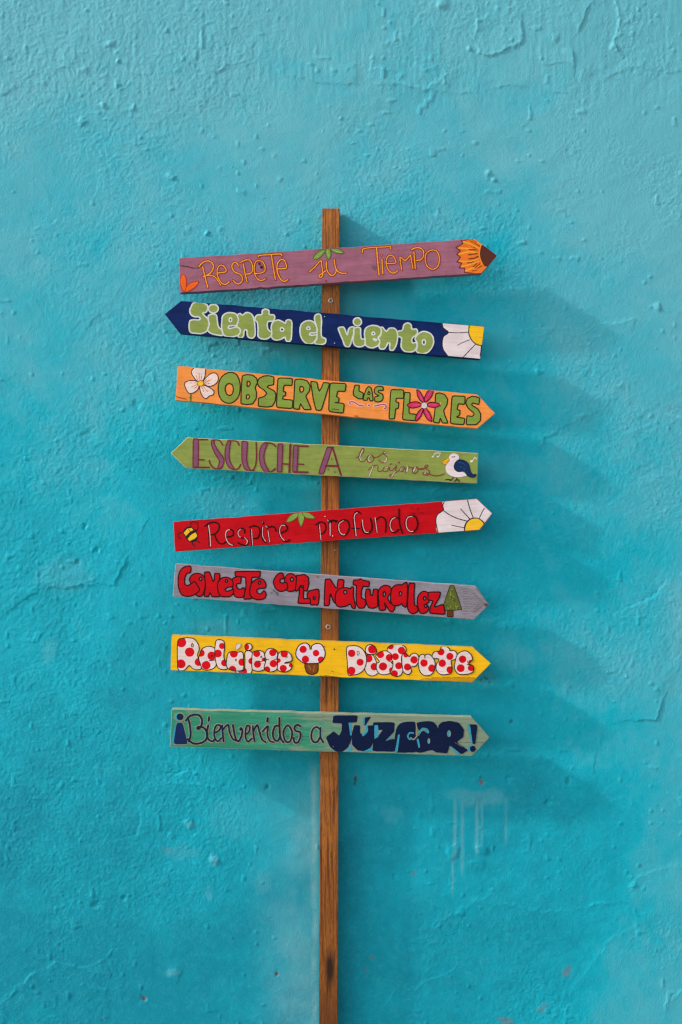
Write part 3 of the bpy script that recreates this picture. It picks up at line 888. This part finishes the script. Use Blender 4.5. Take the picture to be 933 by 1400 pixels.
# ---- olive green board
N_, O_, Q, T = (230, 590), (345, 590), (465, 595), (550, 600)
b = Board([(233.8, 619.6), (256.4, 597.9), (654.2, 619.4), (652.4, 660.9), (254.4, 639.8)], root)
b.frame((255.4, 618.8), (653.3, 640.1))
b.build('arrow_board', paint((136, 151, 74), .38, .22, (166, 162, 80), .6), paint((190, 186, 140), .3, .25), 'olive green arrow board pointing left, purple lettering Escuche a los pajaros')
PU, RB = (130, 80, 110), (116, 42, 52)
def esc(org, thick, thin_): 
    r = []
    if thick: r += outlined(PU, RB, G(org, *thick), 9)
    return r + [fill(RB, G(org, t), 0) for t in thin_]
b.art('lettering',
    esc(N_, ['k 268,77 325,79 322,385 265,385'], ['s16 322,86 418,86', 's14 322,300 387,300', 's17 270,380 437,382']) +
    esc(N_, ['p 465,98 490,92 492,130 530,200 582,270 595,320 570,385 528,396 540,350 545,310 500,235 465,150'], ['s15 580,143 555,103 520,88 475,92', 's16 438,308 455,355 498,393 545,395']) +
    esc(N_, ['p 640,97 665,100 657,160 650,260 665,330 702,392 678,397 640,370 615,310 605,240 615,160'], ['s16 755,145 735,108 690,94 645,100', 's16 690,397 720,405 752,385 772,350']) +
    esc(N_, ['k 785,102 845,107 835,300 850,370 882,422 850,425 810,390 785,310'], ['s14 850,425 880,428 912,412']) + esc(O_, [], ['s15 42,116 46,260 38,350 15,400 -14,418']) +
    esc(O_, ['p 130,122 162,127 135,200 125,280 140,350 182,432 140,430 100,380 80,310 78,230 95,160'], ['s16 248,160 225,135 180,122 135,125', 's16 165,430 205,425 245,395']) +
    esc(O_, ['k 275,132 325,132 315,432 265,430'], ['l22 406,140 395,438', 's14 320,343 390,346']) +
    esc(O_, ['k 440,147 490,147 475,435 430,432'], ['s18 485,155 592,155', 's14 478,345 548,348', 's18 440,430 590,432']))
b.art('lettering', esc(O_, ['k 797,167 852,170 760,452 705,448'], ['l20 855,170 880,250 915,370 945,465', 's22 785,365 915,368', 's14 800,168 866,168']))
RBR = (132, 62, 66)
hl = (214, 206, 196)
b.art('lettering', [fill(RBR, G(Q, t), 0, .1) for t in ('s10 175,235 210,225 245,190 255,150 237,142 215,180 200,230 215,275 250,280 290,245',
      's10 340,210 305,215 288,250 300,285 335,285 360,250 345,212 355,238 400,230 440,205 470,190', 's10 487,182 465,175 460,195 490,220 500,255 480,288 440,290 413,262')] +
      [fill(hl, G(Q, t), 0, .1) for t in ('s7 240,160 212,230 225,270', 's7 322,212 300,255 318,280', 's8 497,240 492,272 472,285', 's6 484,182 470,182')])
b.art('lettering', [fill(RBR, G(Q, t), 0, .1) for t in ('s9 300,370 350,325 375,318', 's9 350,320 330,380 305,440', 's9 345,345 385,318 405,330 402,375 425,388 460,365',
      's9 525,340 500,330 465,350 460,380 495,385 525,345 530,375 560,370 600,325', 's9 530,315 552,300', 's9 602,320 590,370 560,425 535,440 530,420 580,405 632,370', 'e 627,290 11,11',
      's9 680,330 645,345 640,380 665,385 690,340 695,375 710,392', 's9 695,402 725,330 745,345 775,340', 's10 800,335 770,365 780,405 820,390 830,345 800,335 840,355 885,350')] +
      [fill(RBR, G(T, t), 0, .1) for t in ('s11 180,325 220,322 265,300 270,278 245,285 245,310 282,335 290,365 260,385 222,375 235,355 290,375 350,392 410,385 450,370',)] +
      [fill(hl, G(Q, t), 0, .1) for t in ('s7 352,330 330,385 308,440', 's6 482,345 507,335', 's6 548,440 590,385', 's6 642,378 652,346', 's7 712,392 722,345', 's7 782,388 802,345')] +
      [fill(hl, G(T, t), 0, .1) for t in ('s6 45,350 62,292', 's6 120,340 140,300', 's6 250,355 232,370')])
b.art('painted_bird', [fill(BLK, G(T, t), 0) for t in ('s9 552,400 532,428 526,442', 's9 588,405 572,440', 's9 460,436 500,432 526,438', 's8 500,446 530,438', 's8 540,464 568,440', 's8 570,438 600,448 622,464', 's8 566,440 562,462', 's8 575,425 612,440')] +
      outlined((226, 210, 214), (150, 132, 120), G(T, 'p 497,190 520,160 560,152 597,168 608,205 590,240 585,300 640,345 692,385 650,402 590,410 520,395 475,360 460,310 475,265 502,235 495,212'), 5) +
      outlined((236, 176, 40), (140, 110, 30), G(T, 'p 490,205 502,225 478,255 465,272 436,264 422,245 455,224'), 5) + [fill((190, 120, 30), G(T, 's5 430,250 460,246 485,232'), 0)] +
      [fill((50, 44, 50), G(T, 's8 530,190 545,195 562,186'), 0)] +
      outlined((18, 46, 88), (14, 30, 60), G(T, 'p 552,290 570,245 610,222 660,230 705,265 722,330 745,375 787,380 770,405 725,407 690,385 660,345 600,350 563,328'), 5) +
      [fill((40, 84, 140), G(T, t), 0, .3) for t in ('s5 600,250 650,262 680,300', 's5 590,290 640,300 670,330')])
b.art('painted_note', [fill((216, 214, 200), G(T, t), 0) for t in ('s7 334,190 352,150 406,146 388,190', 's5 352,160 404,156', 'e 326,190 12,9', 'e 379,190 12,9')])
b.art('painted_note', [fill((222, 220, 208), G(T, t), 0) for t in ('s8 748,235 772,200 794,214', 'e 738,238 16,12')])
marks(b, 'wood_knot', [fill((70, 84, 34), G(O_, t), 0, .3) for t in ('e 845,292 7,9', 'e 808,402 7,10', 'e 878,432 8,9')], base=30)

# ---- red board
R5, S5, U5, V5 = (230, 690), (340, 690), (450, 680), (560, 670)
b = Board([(237.1, 713.4), (652.3, 681.8), (673.4, 701.9), (655.8, 724.7), (239.6, 754.4)], root)
b.frame((238.3, 734), (654, 703.3))
b.build('arrow_board', paint((190, 2, 20), .3, .2, (160, 2, 20), .5), paint((180, 70, 76), .35, .3), 'red arrow board pointing right, black and white lettering Respire profundo')
INK, LIN = (34, 4, 10), (216, 184, 186)
def duo(org, black, white):
    return [fill(INK, G(org, t), .16, .15) for t in black] + [fill(LIN, G(org, t), -.22, .12) for t in white]
b.art('lettering',
    duo(R5, ['s15 425,215 437,330 440,445', 's13 390,230 440,195 500,188 542,215 537,270 500,310 460,320', 's13 495,316 515,370 545,410 590,415 612,395'], ['s12 431,220 446,330 451,440']) +
    duo(R5, ['s13 625,345 688,328 692,285 665,262 630,275 610,320 620,380 655,425 695,425'], ['s12 655,264 625,277 611,320 622,375 650,415 685,432']) +
    duo(R5, ['s13 815,300 812,265 780,250 745,275 740,320 775,350 830,360 852,395 830,430 785,425 745,405'], ['s10 770,260 746,287 747,325 770,346', 's10 815,352 845,385 832,420']) +
    duo(S5, ['s13 10,240 60,225 110,245 120,300 100,350 55,362', 's12 22,262 35,432'], ['s10 34,265 38,350 45,432']) +
    duo(S5, ['s13 140,240 143,340 165,390 185,400', 'e 153,195 11,17'], ['s10 151,242 150,330 182,390', 's7 147,182 150,196']) +
    duo(S5, ['s13 198,245 218,390', 's13 178,228 215,238 255,232 285,250 290,278'], ['s10 206,270 224,395', 's8 178,224 200,242']) +
    duo(S5, ['s13 345,302 405,272 412,235 385,210 350,218 325,270 335,330 370,380 410,390 438,372'], ['s11 385,220 350,222 330,275 346,340 380,380']))
b.art('lettering',
    duo(S5, ['s12 744,215 768,375', 's13 713,215 760,185 810,198 822,250 800,300 765,312'], ['s10 754,217 770,375']) +
    duo(S5, ['s12 855,180 862,320', 's13 848,163 872,190 900,168 940,172'], ['s11 868,195 870,325', 'e 815,125 8,8', 's8 840,163 852,175', 'e 895,335 7,7']) +
    duo(U5, ['s13 0,262 40,240 76,262', 'o14 155,238 200,255 217,310 195,380 155,407 115,385 97,325 110,265'], ['s11 10,280 12,400', 'e 40,410 6,6', 's11 152,247 112,277 104,320 118,375 150,398 170,394']) +
    duo(U5, ['s13 337,172 305,150 275,165 260,220 268,310 283,415', 's9 238,328 322,330'], ['s11 302,162 277,178 268,220 277,300 289,412']) +
    duo(U5, ['s14 349,270 353,330 375,375 420,382 455,340 457,280 440,228'], ['s11 356,240 364,320 386,368 418,374']) +
    duo(U5, ['s12 486,235 505,362', 's12 500,240 545,207 590,225 607,280 600,370'], ['s11 490,218 512,372']) +
    duo(U5, ['s13 742,340 700,372 660,357 643,300 660,235 700,208 742,225', 's13 745,125 747,250 760,320 782,382'], ['s11 705,212 667,237 649,290 662,348 682,362']) +
    duo(U5, ['o14 868,193 918,207 942,270 932,330 890,367 840,347 811,290 825,225'], ['s12 885,202 842,212 820,260 828,325 860,360 892,362']))
marks(b, 'painted_rays', [fill((120, 6, 24), G(V5, t), 0, .2) for t in ('s7 20,185 25,202', 's7 92,190 85,215', 's7 110,245 148,240', 's7 10,240 62,250')])
b.art('painted_bee', [fill((96, 4, 20), G(R5, t), 0) for t in ('s9 245,235 240,200 270,180 308,195 318,240 300,285', 's9 165,305 130,295 108,320 115,355 142,357')] +
      [fill(BLK, G(R5, t), 0) for t in ('p 250,385 285,350 312,352 302,382 278,394', 's11 268,385 258,415 280,440', 's11 298,370 328,400', 'e 280,440 8,8', 'e 330,400 8,8')] +
      outlined((238, 186, 40), BLK, G(R5, 'p 162,292 200,247 240,238 272,265 312,320 302,360 250,392 222,387 190,340'), 7) +
      [fill(BLK, G(R5, t), 0) for t in ('s32 200,348 240,305 288,278', 's20 168,284 200,247 236,240', 's13 240,388 285,368 308,345', 's6 215,255 240,290')])
b.art('painted_leaves', sum([outlined(LG, (96, 70, 36), G(S5, t), 5) for t in ('p 405,182 430,130 480,95 530,88 537,110 500,150 450,180', 'p 535,85 582,85 592,150 560,232 535,180 527,120', 'p 570,82 640,88 690,120 707,145 650,148 600,130')], []))
b.art('painted_daisy', [fill(WHT, G(V5, 'p 376,100 356,165 361,213 300,260 284,330 312,470 500,520 920,480 940,40 600,40'), 0, 0)] +
      [fill(BLK, G(V5, t), 0) for t in ('s10 380,105 355,165 361,213 300,260 281,330 306,460', 's10 360,215 430,265 520,305 620,332', 's10 546,202 590,250 645,310', 's10 613,90 640,190 678,295', 's8 797,193 770,240 740,308', 's8 450,374 520,388 592,402')] +
      [fill(BLK, G(V5, 'e 697,412 118,121'), 0), fill((246, 190, 44), G(V5, 'e 698,416 105,114'), 0)])
nails(b, [(444.5, 706.0), (455.3, 732.5)])

# ---- grey board
W, X6, Y6, Z6 = (230, 765), (340, 770), (435, 780), (550, 785)
b = Board([(240.2, 770.8), (651, 801.6), (668.6, 826.8), (664.5, 831), (647.7, 847.0), (236.6, 815.6)], root)
b.frame((238.3, 793.2), (649.3, 824.3))
b.build('arrow_board', paint((140, 134, 146), .55, .24, (112, 106, 112), .8), paint((156, 146, 152), .45, .3), 'weathered grey arrow board pointing right, red lettering Conecte con la Naturaleza with a fir tree')
RD, RDL = (196, 2, 20), (44, 8, 16)
b.art('lettering', word([
    G(W, 'p 240,250 230,205 255,165 300,148 350,155 387,190 397,250 387,330 362,383 310,387 280,330', '-e 347,205 14,19'),
    G(W, 'p 240,75 237,135 200,150 178,200 180,260 210,275 250,255 282,235 312,275 335,320 300,360 250,385 190,390 140,365 112,290 108,200 130,120 180,77'),
    G(W, 'k 385,135 440,130 480,235 492,215 495,148 552,150 545,250 555,395 470,395 445,350 430,395 383,390 400,280'),
    G(W, 'p 680,217 720,187 772,180 770,250 735,257 730,295 765,317 800,300 817,330 800,395 730,400 700,370 685,300'),
    G(W, 'p 530,330 530,250 565,200 620,188 665,205 692,245 684,290 645,292 608,315 628,338 692,318 692,360 660,390 600,396 558,385', '-e 622,228 12,15'),
    G(W, 'k 710,128 860,126 933,128 982,124 975,189 890,187 880,300 892,415 803,422 830,280 825,187 718,180'),
    G(X6, 'p 18,260 40,205 95,168 150,172 182,215 177,262 120,267 90,285 95,315 130,327 165,293 187,335 165,377 100,387 50,372 15,330', '-e 118,208 13,16')], RD, RDL, 10))
b.art('lettering', word([
    G(X6, 'p 390,220 385,160 420,118 465,113 507,150 512,220 490,287 440,300 408,285 412,240', '-p 447,165 463,150 477,175 465,192 450,190'),
    G(X6, 'p 360,106 374,160 342,170 335,195 360,212 402,203 417,260 380,292 330,297 285,262 266,200 285,150 320,113'),
    G(X6, 'k 513,125 540,130 590,118 637,150 642,220 622,297 588,290 583,240 552,238 527,290 498,297 508,200')], RD, RDL, 10))
b.art('lettering', word([
    G(X6, 'p 623,345 640,300 690,285 747,288 742,432 700,440 663,440 657,385 635,372', '-p 690,358 706,360 706,387 690,385'),
    G(X6, 'k 543,245 587,265 582,378 652,373 662,427 523,427 540,330')], RD, RDL, 10))
b.art('lettering', word([
    G(Y6, 'k 78,92 130,90 190,185 205,190 212,96 277,98 268,200 215,375 165,330 132,240 118,372 65,374 70,230'),
    G(Y6, 'p 183,300 195,230 240,190 300,183 345,193 352,178 377,182 377,270 397,390 365,397 345,357 300,377 230,387 193,362', '-e 290,230 17,20'),
    G(Y6, 'k 378,103 430,100 450,88 475,103 547,117 542,174 480,167 460,220 460,290 500,310 512,350 490,397 440,400 408,362 405,250 410,157 373,152'),
    G(Y6, 'p 640,240 665,182 715,158 767,175 777,230 742,290 770,345 817,382 797,432 770,435 735,392 707,345 717,412 655,417 648,330', '-p 695,235 708,223 720,250 705,277 692,267'),
    G(Y6, 'k 513,198 552,198 560,262 582,264 590,198 637,200 632,300 637,380 590,402 540,397 513,342 503,260'),
    G(Y6, 'p 773,275 785,195 830,154 890,152 947,138 942,372 903,374 893,352 850,372 800,367 775,332', '-p 863,237 878,220 892,245 878,267 865,262'),
    G(Z6, 'p 163,320 168,240 210,188 260,188 287,225 287,290 258,318 278,342 277,385 235,414 190,407', '-e 240,257 15,19', '-p 236,328 258,320 262,345 246,356'),
    G(Z6, 'p 75,105 105,97 132,105 127,210 132,320 155,338 168,385 130,417 85,407 58,350 63,230'),
    G(Z6, 'k 280,190 410,190 395,250 342,335 350,350 440,318 460,427 293,414 300,350 330,282 273,272')], RD, RDL, 10))
marks(b, 'painted_rays', [fill((72, 66, 70), G(X6, t), 0, .3) for t in ('s5 225,268 247,265', 's5 257,300 240,322', 's5 305,315 305,347', 's6 255,270 280,302 312,320')])
rr = random.Random(3)
tw = []
for i in range(46):
    y = rr.uniform(150, 372); hw = (y - 118) / 262 * 82
    x = 530 + rr.uniform(-hw, hw) * .9
    tw.append(fill(rr.choice([(140, 150, 62), (60, 70, 30), (120, 128, 60), (156, 160, 84)]), G(Z6, 's%d %.0f,%.0f %.0f,%.0f' % (rr.randint(4, 7), x, y, x + rr.uniform(-14, 14), y + rr.uniform(4, 18))), 0, .25))
b.art('painted_fir_tree', outlined((106, 56, 28), (44, 24, 14), G(Z6, 'k 485,378 542,376 542,455 480,452'), 7) + [fill((66, 34, 18), G(Z6, t), 0) for t in ('s5 500,390 505,440', 's5 522,392 518,445')] +
      outlined((92, 102, 42), (40, 40, 20), G(Z6, 'k 512,116 548,118 580,210 636,378 600,372 560,384 455,387 438,330 470,240'), 6) + tw)
grain = []
for k in range(11):
    yy = 170 + 26 * k
    grain.append(fill((112, 106, 112), G(Z6, 's4 %d,%d %d,%d %d,%d %d,%d' % (600 + 4 * k, yy - 10 + 6 * k % 9, 690, yy - 14, 770 - abs(k - 5) * 6, yy - 4 + (5 - k) * 2, 880 - abs(k - 6) * 14, 300 + (yy - 300) * .5)), 0, .4))
b.art('wood_grain', grain)
marks(b, 'wood_crack', [fill((92, 84, 84), G(Z6, 's9 640,470 700,475 745,484'), 0, .4), fill((96, 72, 66), G(Z6, 'p 880,305 925,325 890,345 872,325'), 0, .4),
      fill((150, 96, 92), G(Z6, 's6 785,150 850,225 880,270'), 0, .5), fill((146, 110, 104), G(X6, 'e 725,142 18,10'), 0, .4)])

# ---- yellow board
a7, b7, c7, d7 = (230, 860), (340, 865), (465, 870), (560, 870)
b = Board([(235.2, 868.4), (647.5, 885.3), (671.6, 906.9), (646.4, 933.0), (233.4, 916.4)], root)
b.frame((234.3, 892.4), (647, 909.2))
b.build('arrow_board', paint((240, 184, 24), .22, .14, (216, 156, 20), .7), paint((196, 156, 66), .35, .25), 'yellow arrow board pointing right, red-spotted white lettering Relajese Disfrute')
CR, CRL, SP = (226, 208, 206), (34, 20, 26), (212, 4, 24)
def spotted(org, txts, dots, w=8, base=CR):
    pr = G(org, *txts)
    inner = shape(pr, -w * Z / 2, .1)
    r = [fill(CRL, pr, w * Z * .7, .1), (base, inner[0], inner[1])]
    for (x, y, q) in dots:
        r.append(fill(SP, G(org, 'e %g,%g %g,%g' % (x, y, q, q)), 0, .15, within=inner))
    return r
def ink(org, *t): return [fill(CRL, G(org, q), 0, .1) for q in t]
b.art('lettering',
    spotted(a7, ['p 335,280 360,215 420,185 480,195 515,235 515,330 502,400 445,432 380,432 340,392 325,330'], [(350, 255, 40), (465, 285, 46), (405, 385, 46)]) + ink(a7, 's9 438,337 502,328', 'e 465,285 10,10') +
    spotted(a7, ['p 105,130 150,100 210,94 275,105 320,160 330,220 313,270 325,320 345,380 352,420 310,432 260,417 225,387 185,427 150,441 108,425 100,300'], [(140, 140, 54), (230, 245, 50), (138, 370, 48), (325, 350, 42)]) +
    [fill(CRL, G(a7, 'e 260,172 15,22'), 0), fill((190, 176, 120), G(a7, 'e 262,174 8,13'), 0)] +
    spotted(a7, ['p 505,150 520,118 560,115 594,135 600,200 592,270 602,330 642,385 630,422 580,430 530,407 508,340 498,250'], [(575, 180, 33), (530, 260, 42), (602, 360, 37)]) +
    spotted(a7, ['p 820,250 855,232 892,250 900,330 892,440 865,482 790,484 732,472 725,440 762,432 810,438 820,360'], [(888, 340, 34), (795, 452, 46)]) +
    spotted(a7, ['p 625,330 640,260 690,238 750,247 770,238 797,260 802,340 802,420 770,442 700,442 640,420 620,375'], [(700, 262, 42), (787, 352, 40), (685, 430, 40)]) + [fill((96, 100, 90), G(a7, 'e 722,328 10,13'), 0)] +
    outlined(CR, (150, 110, 60), G(a7, 'p 728,165 768,153 772,180 747,212 720,217'), 4) +
    spotted(a7, ['e 855,190 38,37'], [(828, 190, 36)]) +
    spotted(b7, ['p 40,230 60,200 110,190 157,205 177,250 168,290 187,330 172,385 120,407 65,402 38,370'], [(88, 222, 38), (95, 335, 38), (160, 285, 20)]) + ink(b7, 's8 105,300 140,306 172,285') + [fill((110, 100, 80), G(b7, 'e 135,256 10,13'), 0)] +
    spotted(b7, ['p 310,260 325,215 370,195 427,210 457,250 457,300 402,312 386,326 442,322 462,345 452,385 400,414 340,412 305,382 303,320'], [(380, 222, 40), (370, 378, 38), (318, 296, 26), (452, 347, 22)]) + [fill(CRL, G(b7, 'e 403,257 12,12'), 0), fill((200, 190, 150), G(b7, 'e 405,259 6,6'), 0)] +
    spotted(b7, ['p 173,240 195,185 240,166 287,185 310,230 302,270 307,330 300,387 250,414 195,407 168,375 180,320 188,285'], [(258, 212, 38), (265, 328, 40), (198, 390, 34)]) + ink(b7, 's8 185,285 216,286', 's8 278,284 304,277'))
b.art('painted_toadstool', outlined((122, 66, 26), (60, 34, 20), G(b7, 'p 608,322 727,322 740,370 732,420 690,442 640,437 610,400'), 8) + [fill((168, 100, 44), G(b7, t), 0, .4) for t in ('s14 640,350 660,390', 's10 700,350 690,410')] +
      spotted(b7, ['p 508,250 510,185 545,130 600,110 642,130 655,172 668,172 675,140 720,116 772,125 807,180 812,245 780,302 730,324 600,324 545,292'], [(580, 177, 39), (718, 217, 35), (605, 283, 39), (772, 288, 36)], 9, (222, 210, 224)))
b.art('lettering',
    spotted(c7, ['p 285,200 330,195 362,215 392,290 412,370 385,407 330,420 285,392 263,340 278,280'], [(305, 235, 42), (365, 322, 40)]) +
    spotted(c7, ['p 72,125 130,100 190,106 240,138 272,190 282,260 262,340 210,392 140,410 88,402 80,280'], [(125, 180, 40), (215, 275, 38), (122, 366, 44)]) + ink(c7, 'o6 182,162 200,162 206,182 190,202') +
    spotted(c7, ['p 270,150 285,105 325,87 365,105 390,150 372,186 330,192 285,182'], [(345, 138, 46)]) +
    spotted(c7, ['p 383,215 410,175 460,156 520,163 557,205 562,260 545,277 572,310 562,362 520,397 460,407 415,392 388,340 393,290 420,266'], [(430, 192, 40), (525, 225, 38), (458, 320, 44), (555, 360, 34)]) + ink(c7, 's7 510,262 548,270') +
    spotted(c7, ['p 663,195 700,183 735,217 760,190 800,180 834,210 837,260 807,312 765,322 750,332 760,370 735,402 700,397 668,360 660,270'], [(700, 200, 26), (788, 250, 40), (718, 325, 38)]) +
    spotted(c7, ['p 503,150 525,105 580,88 650,88 697,120 697,165 657,207 657,290 667,370 635,417 580,422 538,390 558,340 565,280 550,240 548,190'], [(538, 105, 34), (655, 150, 40), (588, 215, 38), (625, 312, 38), (578, 397, 38)]) +
    spotted(d7, ['p 103,225 120,197 155,194 165,215 175,194 215,194 257,240 272,300 257,372 215,412 155,412 113,372 96,300'], [(155, 283, 40), (238, 338, 40)]) + ink(d7, 's9 165,203 165,230') +
    spotted(d7, ['p 243,205 265,165 320,155 340,113 385,106 422,130 432,153 480,153 504,190 492,240 452,252 442,270 452,340 442,387 390,404 330,402 288,360 288,300 315,242 258,232'], [(335, 165, 38), (430, 212, 38), (348, 285, 40), (432, 355, 38)]) +
    spotted(d7, ['p 483,290 505,205 550,163 610,158 657,200 667,250 645,272 628,300 672,310 682,350 660,387 590,404 520,397 483,350'], [(565, 243, 40), (545, 338, 42), (652, 275, 26), (654, 335, 34)]) + ink(d7, 's7 618,262 625,285 650,270', 's8 613,298 652,299'))
marks(b, 'wood_crack', [fill((168, 116, 24), G(d7, 's6 120,458 250,442 440,437 700,440'), 0, .35), fill((196, 144, 26), G(d7, 'p 180,462 300,446 460,442 690,446 700,470 560,482 380,474'), 0, .5),
      fill((60, 50, 24), G(b7, 'e 912,174 9,9'), 0, .3), fill((90, 76, 30), G(b7, 'e 892,410 8,5'), 0, .3), fill((90, 76, 30), G(b7, 'e 808,146 9,4'), 0, .3), fill((150, 106, 26), G(b7, 's5 700,462 800,456 860,458'), 0, .3)], base=30)

# ---- green and grey board
e8, f8, g8, h8 = (230, 962), (340, 965), (440, 967), (550, 970)
b = Board([(234.6, 969.8), (645.2, 980.5), (669.6, 1008.4), (645.2, 1033.6), (232.8, 1021.0)], root)
b.frame((233.7, 995.4), (645.2, 1007.1))
def green_wash():
    t = NT('green_wash')
    co = t.objco(GRAIN)
    g = t.noise(co, 7.0, 6, .65, .5); fine = t.noise(co, 34, 4, .6); bl = t.noise(t.objco((1, 1.0, 2.6)), 13.0, 5, .65, .6)
    sep = t.node('ShaderNodeSeparateXYZ'); t.l.new(t.objco(), sep.inputs[0])
    # the green thins out to bare grey wood towards the arrow tip
    thin_ = t.math('MULTIPLY', t.math('ADD', sep.outputs['X'], .10), 1.5)
    edge = t.math('MULTIPLY', t.math('ABSOLUTE', t.math('ADD', sep.outputs['Z'], .002)), 3.0)
    m = t.math('ADD', t.math('ADD', t.math('MULTIPLY', bl, .75), t.math('MULTIPLY', g, .25)), t.math('ADD', t.math('MAXIMUM', thin_, -.16), edge))
    gr = t.ramp(g, [(.3, lin((40, 122, 98))), (.55, lin((48, 144, 114))), (.75, lin((86, 158, 134)))])
    bw = t.ramp(g, [(.3, lin((100, 124, 106))), (.5, lin((130, 146, 124))), (.75, lin((96, 146, 124)))])
    c = t.mix(t.ramp(m, [(.50, (0, 0, 0, 1)), (.68, (1, 1, 1, 1))]), gr, bw)
    c = t.mix(t.math('MULTIPLY', t.math('SUBTRACT', 1.0, t.ramp(fine, [(.3, (0, 0, 0, 1)), (.42, (1, 1, 1, 1))])), .3), c, lin((70, 80, 66)))
    t.bump(t.math('ADD', g, t.math('MULTIPLY', fine, .5)), .35, .0012)
    return t.out(c, .65, .25)
b.build('arrow_board', green_wash(), paint((140, 152, 130), .3, .25), 'green board fading to grey, navy lettering Bienvenidos a Juzcar, lowest on the post')
NV, CY, BG = (16, 34, 62), (52, 150, 178), (142, 142, 118)
hw_ = [(e8, ['s20 210,150 230,220 240,330 222,400', 's21 190,180 225,137 280,117 335,127 362,180 350,240 320,270 312,252 355,247 395,272 417,330 397,390 340,420 270,422 208,378']),
       (e8, ['s21 437,142 431,182', 's20 428,230 412,310 430,380 475,400 492,380']),
       (e8, ['s18 490,312 540,287 560,245 535,225 505,245 490,310 500,370 530,400 565,365']),
       (e8, ['s19 575,230 580,300 590,400', 's18 590,270 612,240 640,225 655,300 685,370 720,390']),
       (e8, ['s20 690,225 712,350 742,400 775,362 790,285 772,258 768,278']),
       (e8, ['s18 820,330 860,300 867,245 842,233 825,280 825,360 850,402 890,370']),
       (f8, ['s18 45,215 52,300 65,378', 's19 55,265 78,220 97,207 115,270 140,350 180,385']),
       (f8, ['s24 203,132 201,165', 's18 150,272 205,215 200,300 225,370 268,385']),
       (f8, ['s20 325,213 285,215 260,280 270,350 310,372 337,320', 's21 328,127 332,280 345,350 372,387']),
       (f8, ['o19 415,208 455,250 462,320 440,377 402,382 375,330 375,260']),
       (f8, ['s20 552,217 520,200 490,225 500,265 547,280 552,330 525,387 490,387 480,340']),]
al = (f8, ['s20 765,250 720,225 680,260 668,330 690,382 730,382 762,330', 's20 766,235 766,330 795,388'])
ex = outlined(NV, BG, G(e8, 'e 128,140 38,37'), 6)
b.art('lettering', [fill(BG, G(e8, 'k 85,205 160,200 218,435 40,436', 'e 122,142 52,46'), .5, .5)] + [fill(BG, G(o_, *t), 1.1, .55) for o_, t in hw_] +
      [fill(CY, G(e8, 'k 72,225 100,210 70,428 36,428'), 0), fill(CY, G(e8, 'e 108,143 34,38'), 0), fill(NV, G(e8, 'e 128,140 37,36'), 0), fill((16, 40, 88), G(e8, 'k 92,202 155,202 212,432 58,430'), 0)] +
      [fill(NV, G(o_, *t), 0, .15) for o_, t in hw_])
b.art('lettering', [fill(BG, G(al[0], *al[1]), 1.1, .5), fill(NV, G(al[0], *al[1]), 0, .15)])
DN = (6, 24, 60)
def cap(org, *t): return [fill(DN, G(org, q), 0, .15) for q in t]
def cy(org, *t): return [fill(CY, G(org, q), 0, .12) for q in t]
b.art('lettering',
    cap(g8, 'k 125,85 385,85 375,160 290,165 322,250 317,350 280,430 220,472 150,470 88,420 43,320 130,253 185,302 212,250 217,172 113,167') + cy(g8, 'k 285,165 311,160 322,298 305,302', 'k 318,400 326,440 290,477 252,477') +
    cy(g8, 'k 425,470 542,425 537,472 440,478') +
    cap(g8, 'k 345,188 410,190 408,268 440,300 485,262 490,193 557,188 562,350 520,430 450,467 380,457 323,400 318,290', 'k 447,110 527,98 465,192 440,192') + cy(g8, 'k 433,117 460,107 456,187 440,187', 's22 477,202 481,252 440,296') +
    cap(g8, 'k 545,158 777,158 772,260 672,360 777,330 792,472 538,467 550,350 652,240 553,242') + cy(g8, 'k 560,190 600,188 607,310 563,338', 'k 678,357 767,283 762,322') + [fill(BG, G(g8, 'q 604,252 650,240 606,298'), 0), fill(BG, G(g8, 'q 715,337 762,322 764,304'), 0)] +
    cap(h8, 'p -75,270 -50,180 0,140 80,128 142,143 142,255 152,300 152,440 60,457 -20,457 -80,442') +
    cap(h8, 'p 155,150 220,128 320,128 377,190 390,300 382,452 310,432 200,457 138,432 152,300 180,240') + [fill(BG, G(h8, 's11 148,132 152,200 153,285'), 0, .2), fill(BG, G(h8, 's14 150,292 118,318 92,300'), 0, .2), fill(BG, G(h8, 's8 160,285 190,255'), 0, .2)] +
    cy(g8, 'k 813,290 832,290 806,482 778,482') + cy(h8, 's16 118,250 85,247 62,275 68,305 85,318', 's25 187,240 220,207 262,215 275,240', 'k 153,310 175,308 193,400 175,412') + [fill(BG, G(h8, 's9 205,228 235,222 258,240'), 0), fill(BG, G(h8, 'e 284,335 14,29'), 0), fill(CY, G(h8, 'e 280,335 7,20'), 0)] +
    cap(h8, 'k 385,165 430,130 510,120 602,138 657,210 652,290 580,347 702,430 632,477 505,377 482,467 352,452 375,300') + [fill(BG, G(h8, 'e 500,256 18,36'), 0)] + cy(h8, 'e 491,256 13,33', 'k 505,383 622,470 602,482 570,467') +
    [fill(BG, G(h8, 's8 640,395 560,350'), -.3)] +
    cap(h8, 'k 692,158 803,158 777,368 745,362') + cy(h8, 'k 690,163 722,163 749,357 735,357', 'e 733,410 33,37') + cap(h8, 'e 751,417 31,32'))
marks(b, 'wood_crack', [fill((64, 84, 66), G(e8, 's5 22,300 90,303'), 0, .3), fill((40, 88, 70), G(f8, 's4 -500,284 -300,300 0,298 300,318 640,330'), 0, .3), fill((96, 104, 84), G(h8, 's5 600,352 700,350 885,354'), 0, .3), fill((30, 60, 50), G(f8, 's5 780,108 830,112'), 0, .5), fill((120, 122, 110), G(f8, 'e 902,432 5,5'), 0, .3)], base=2)
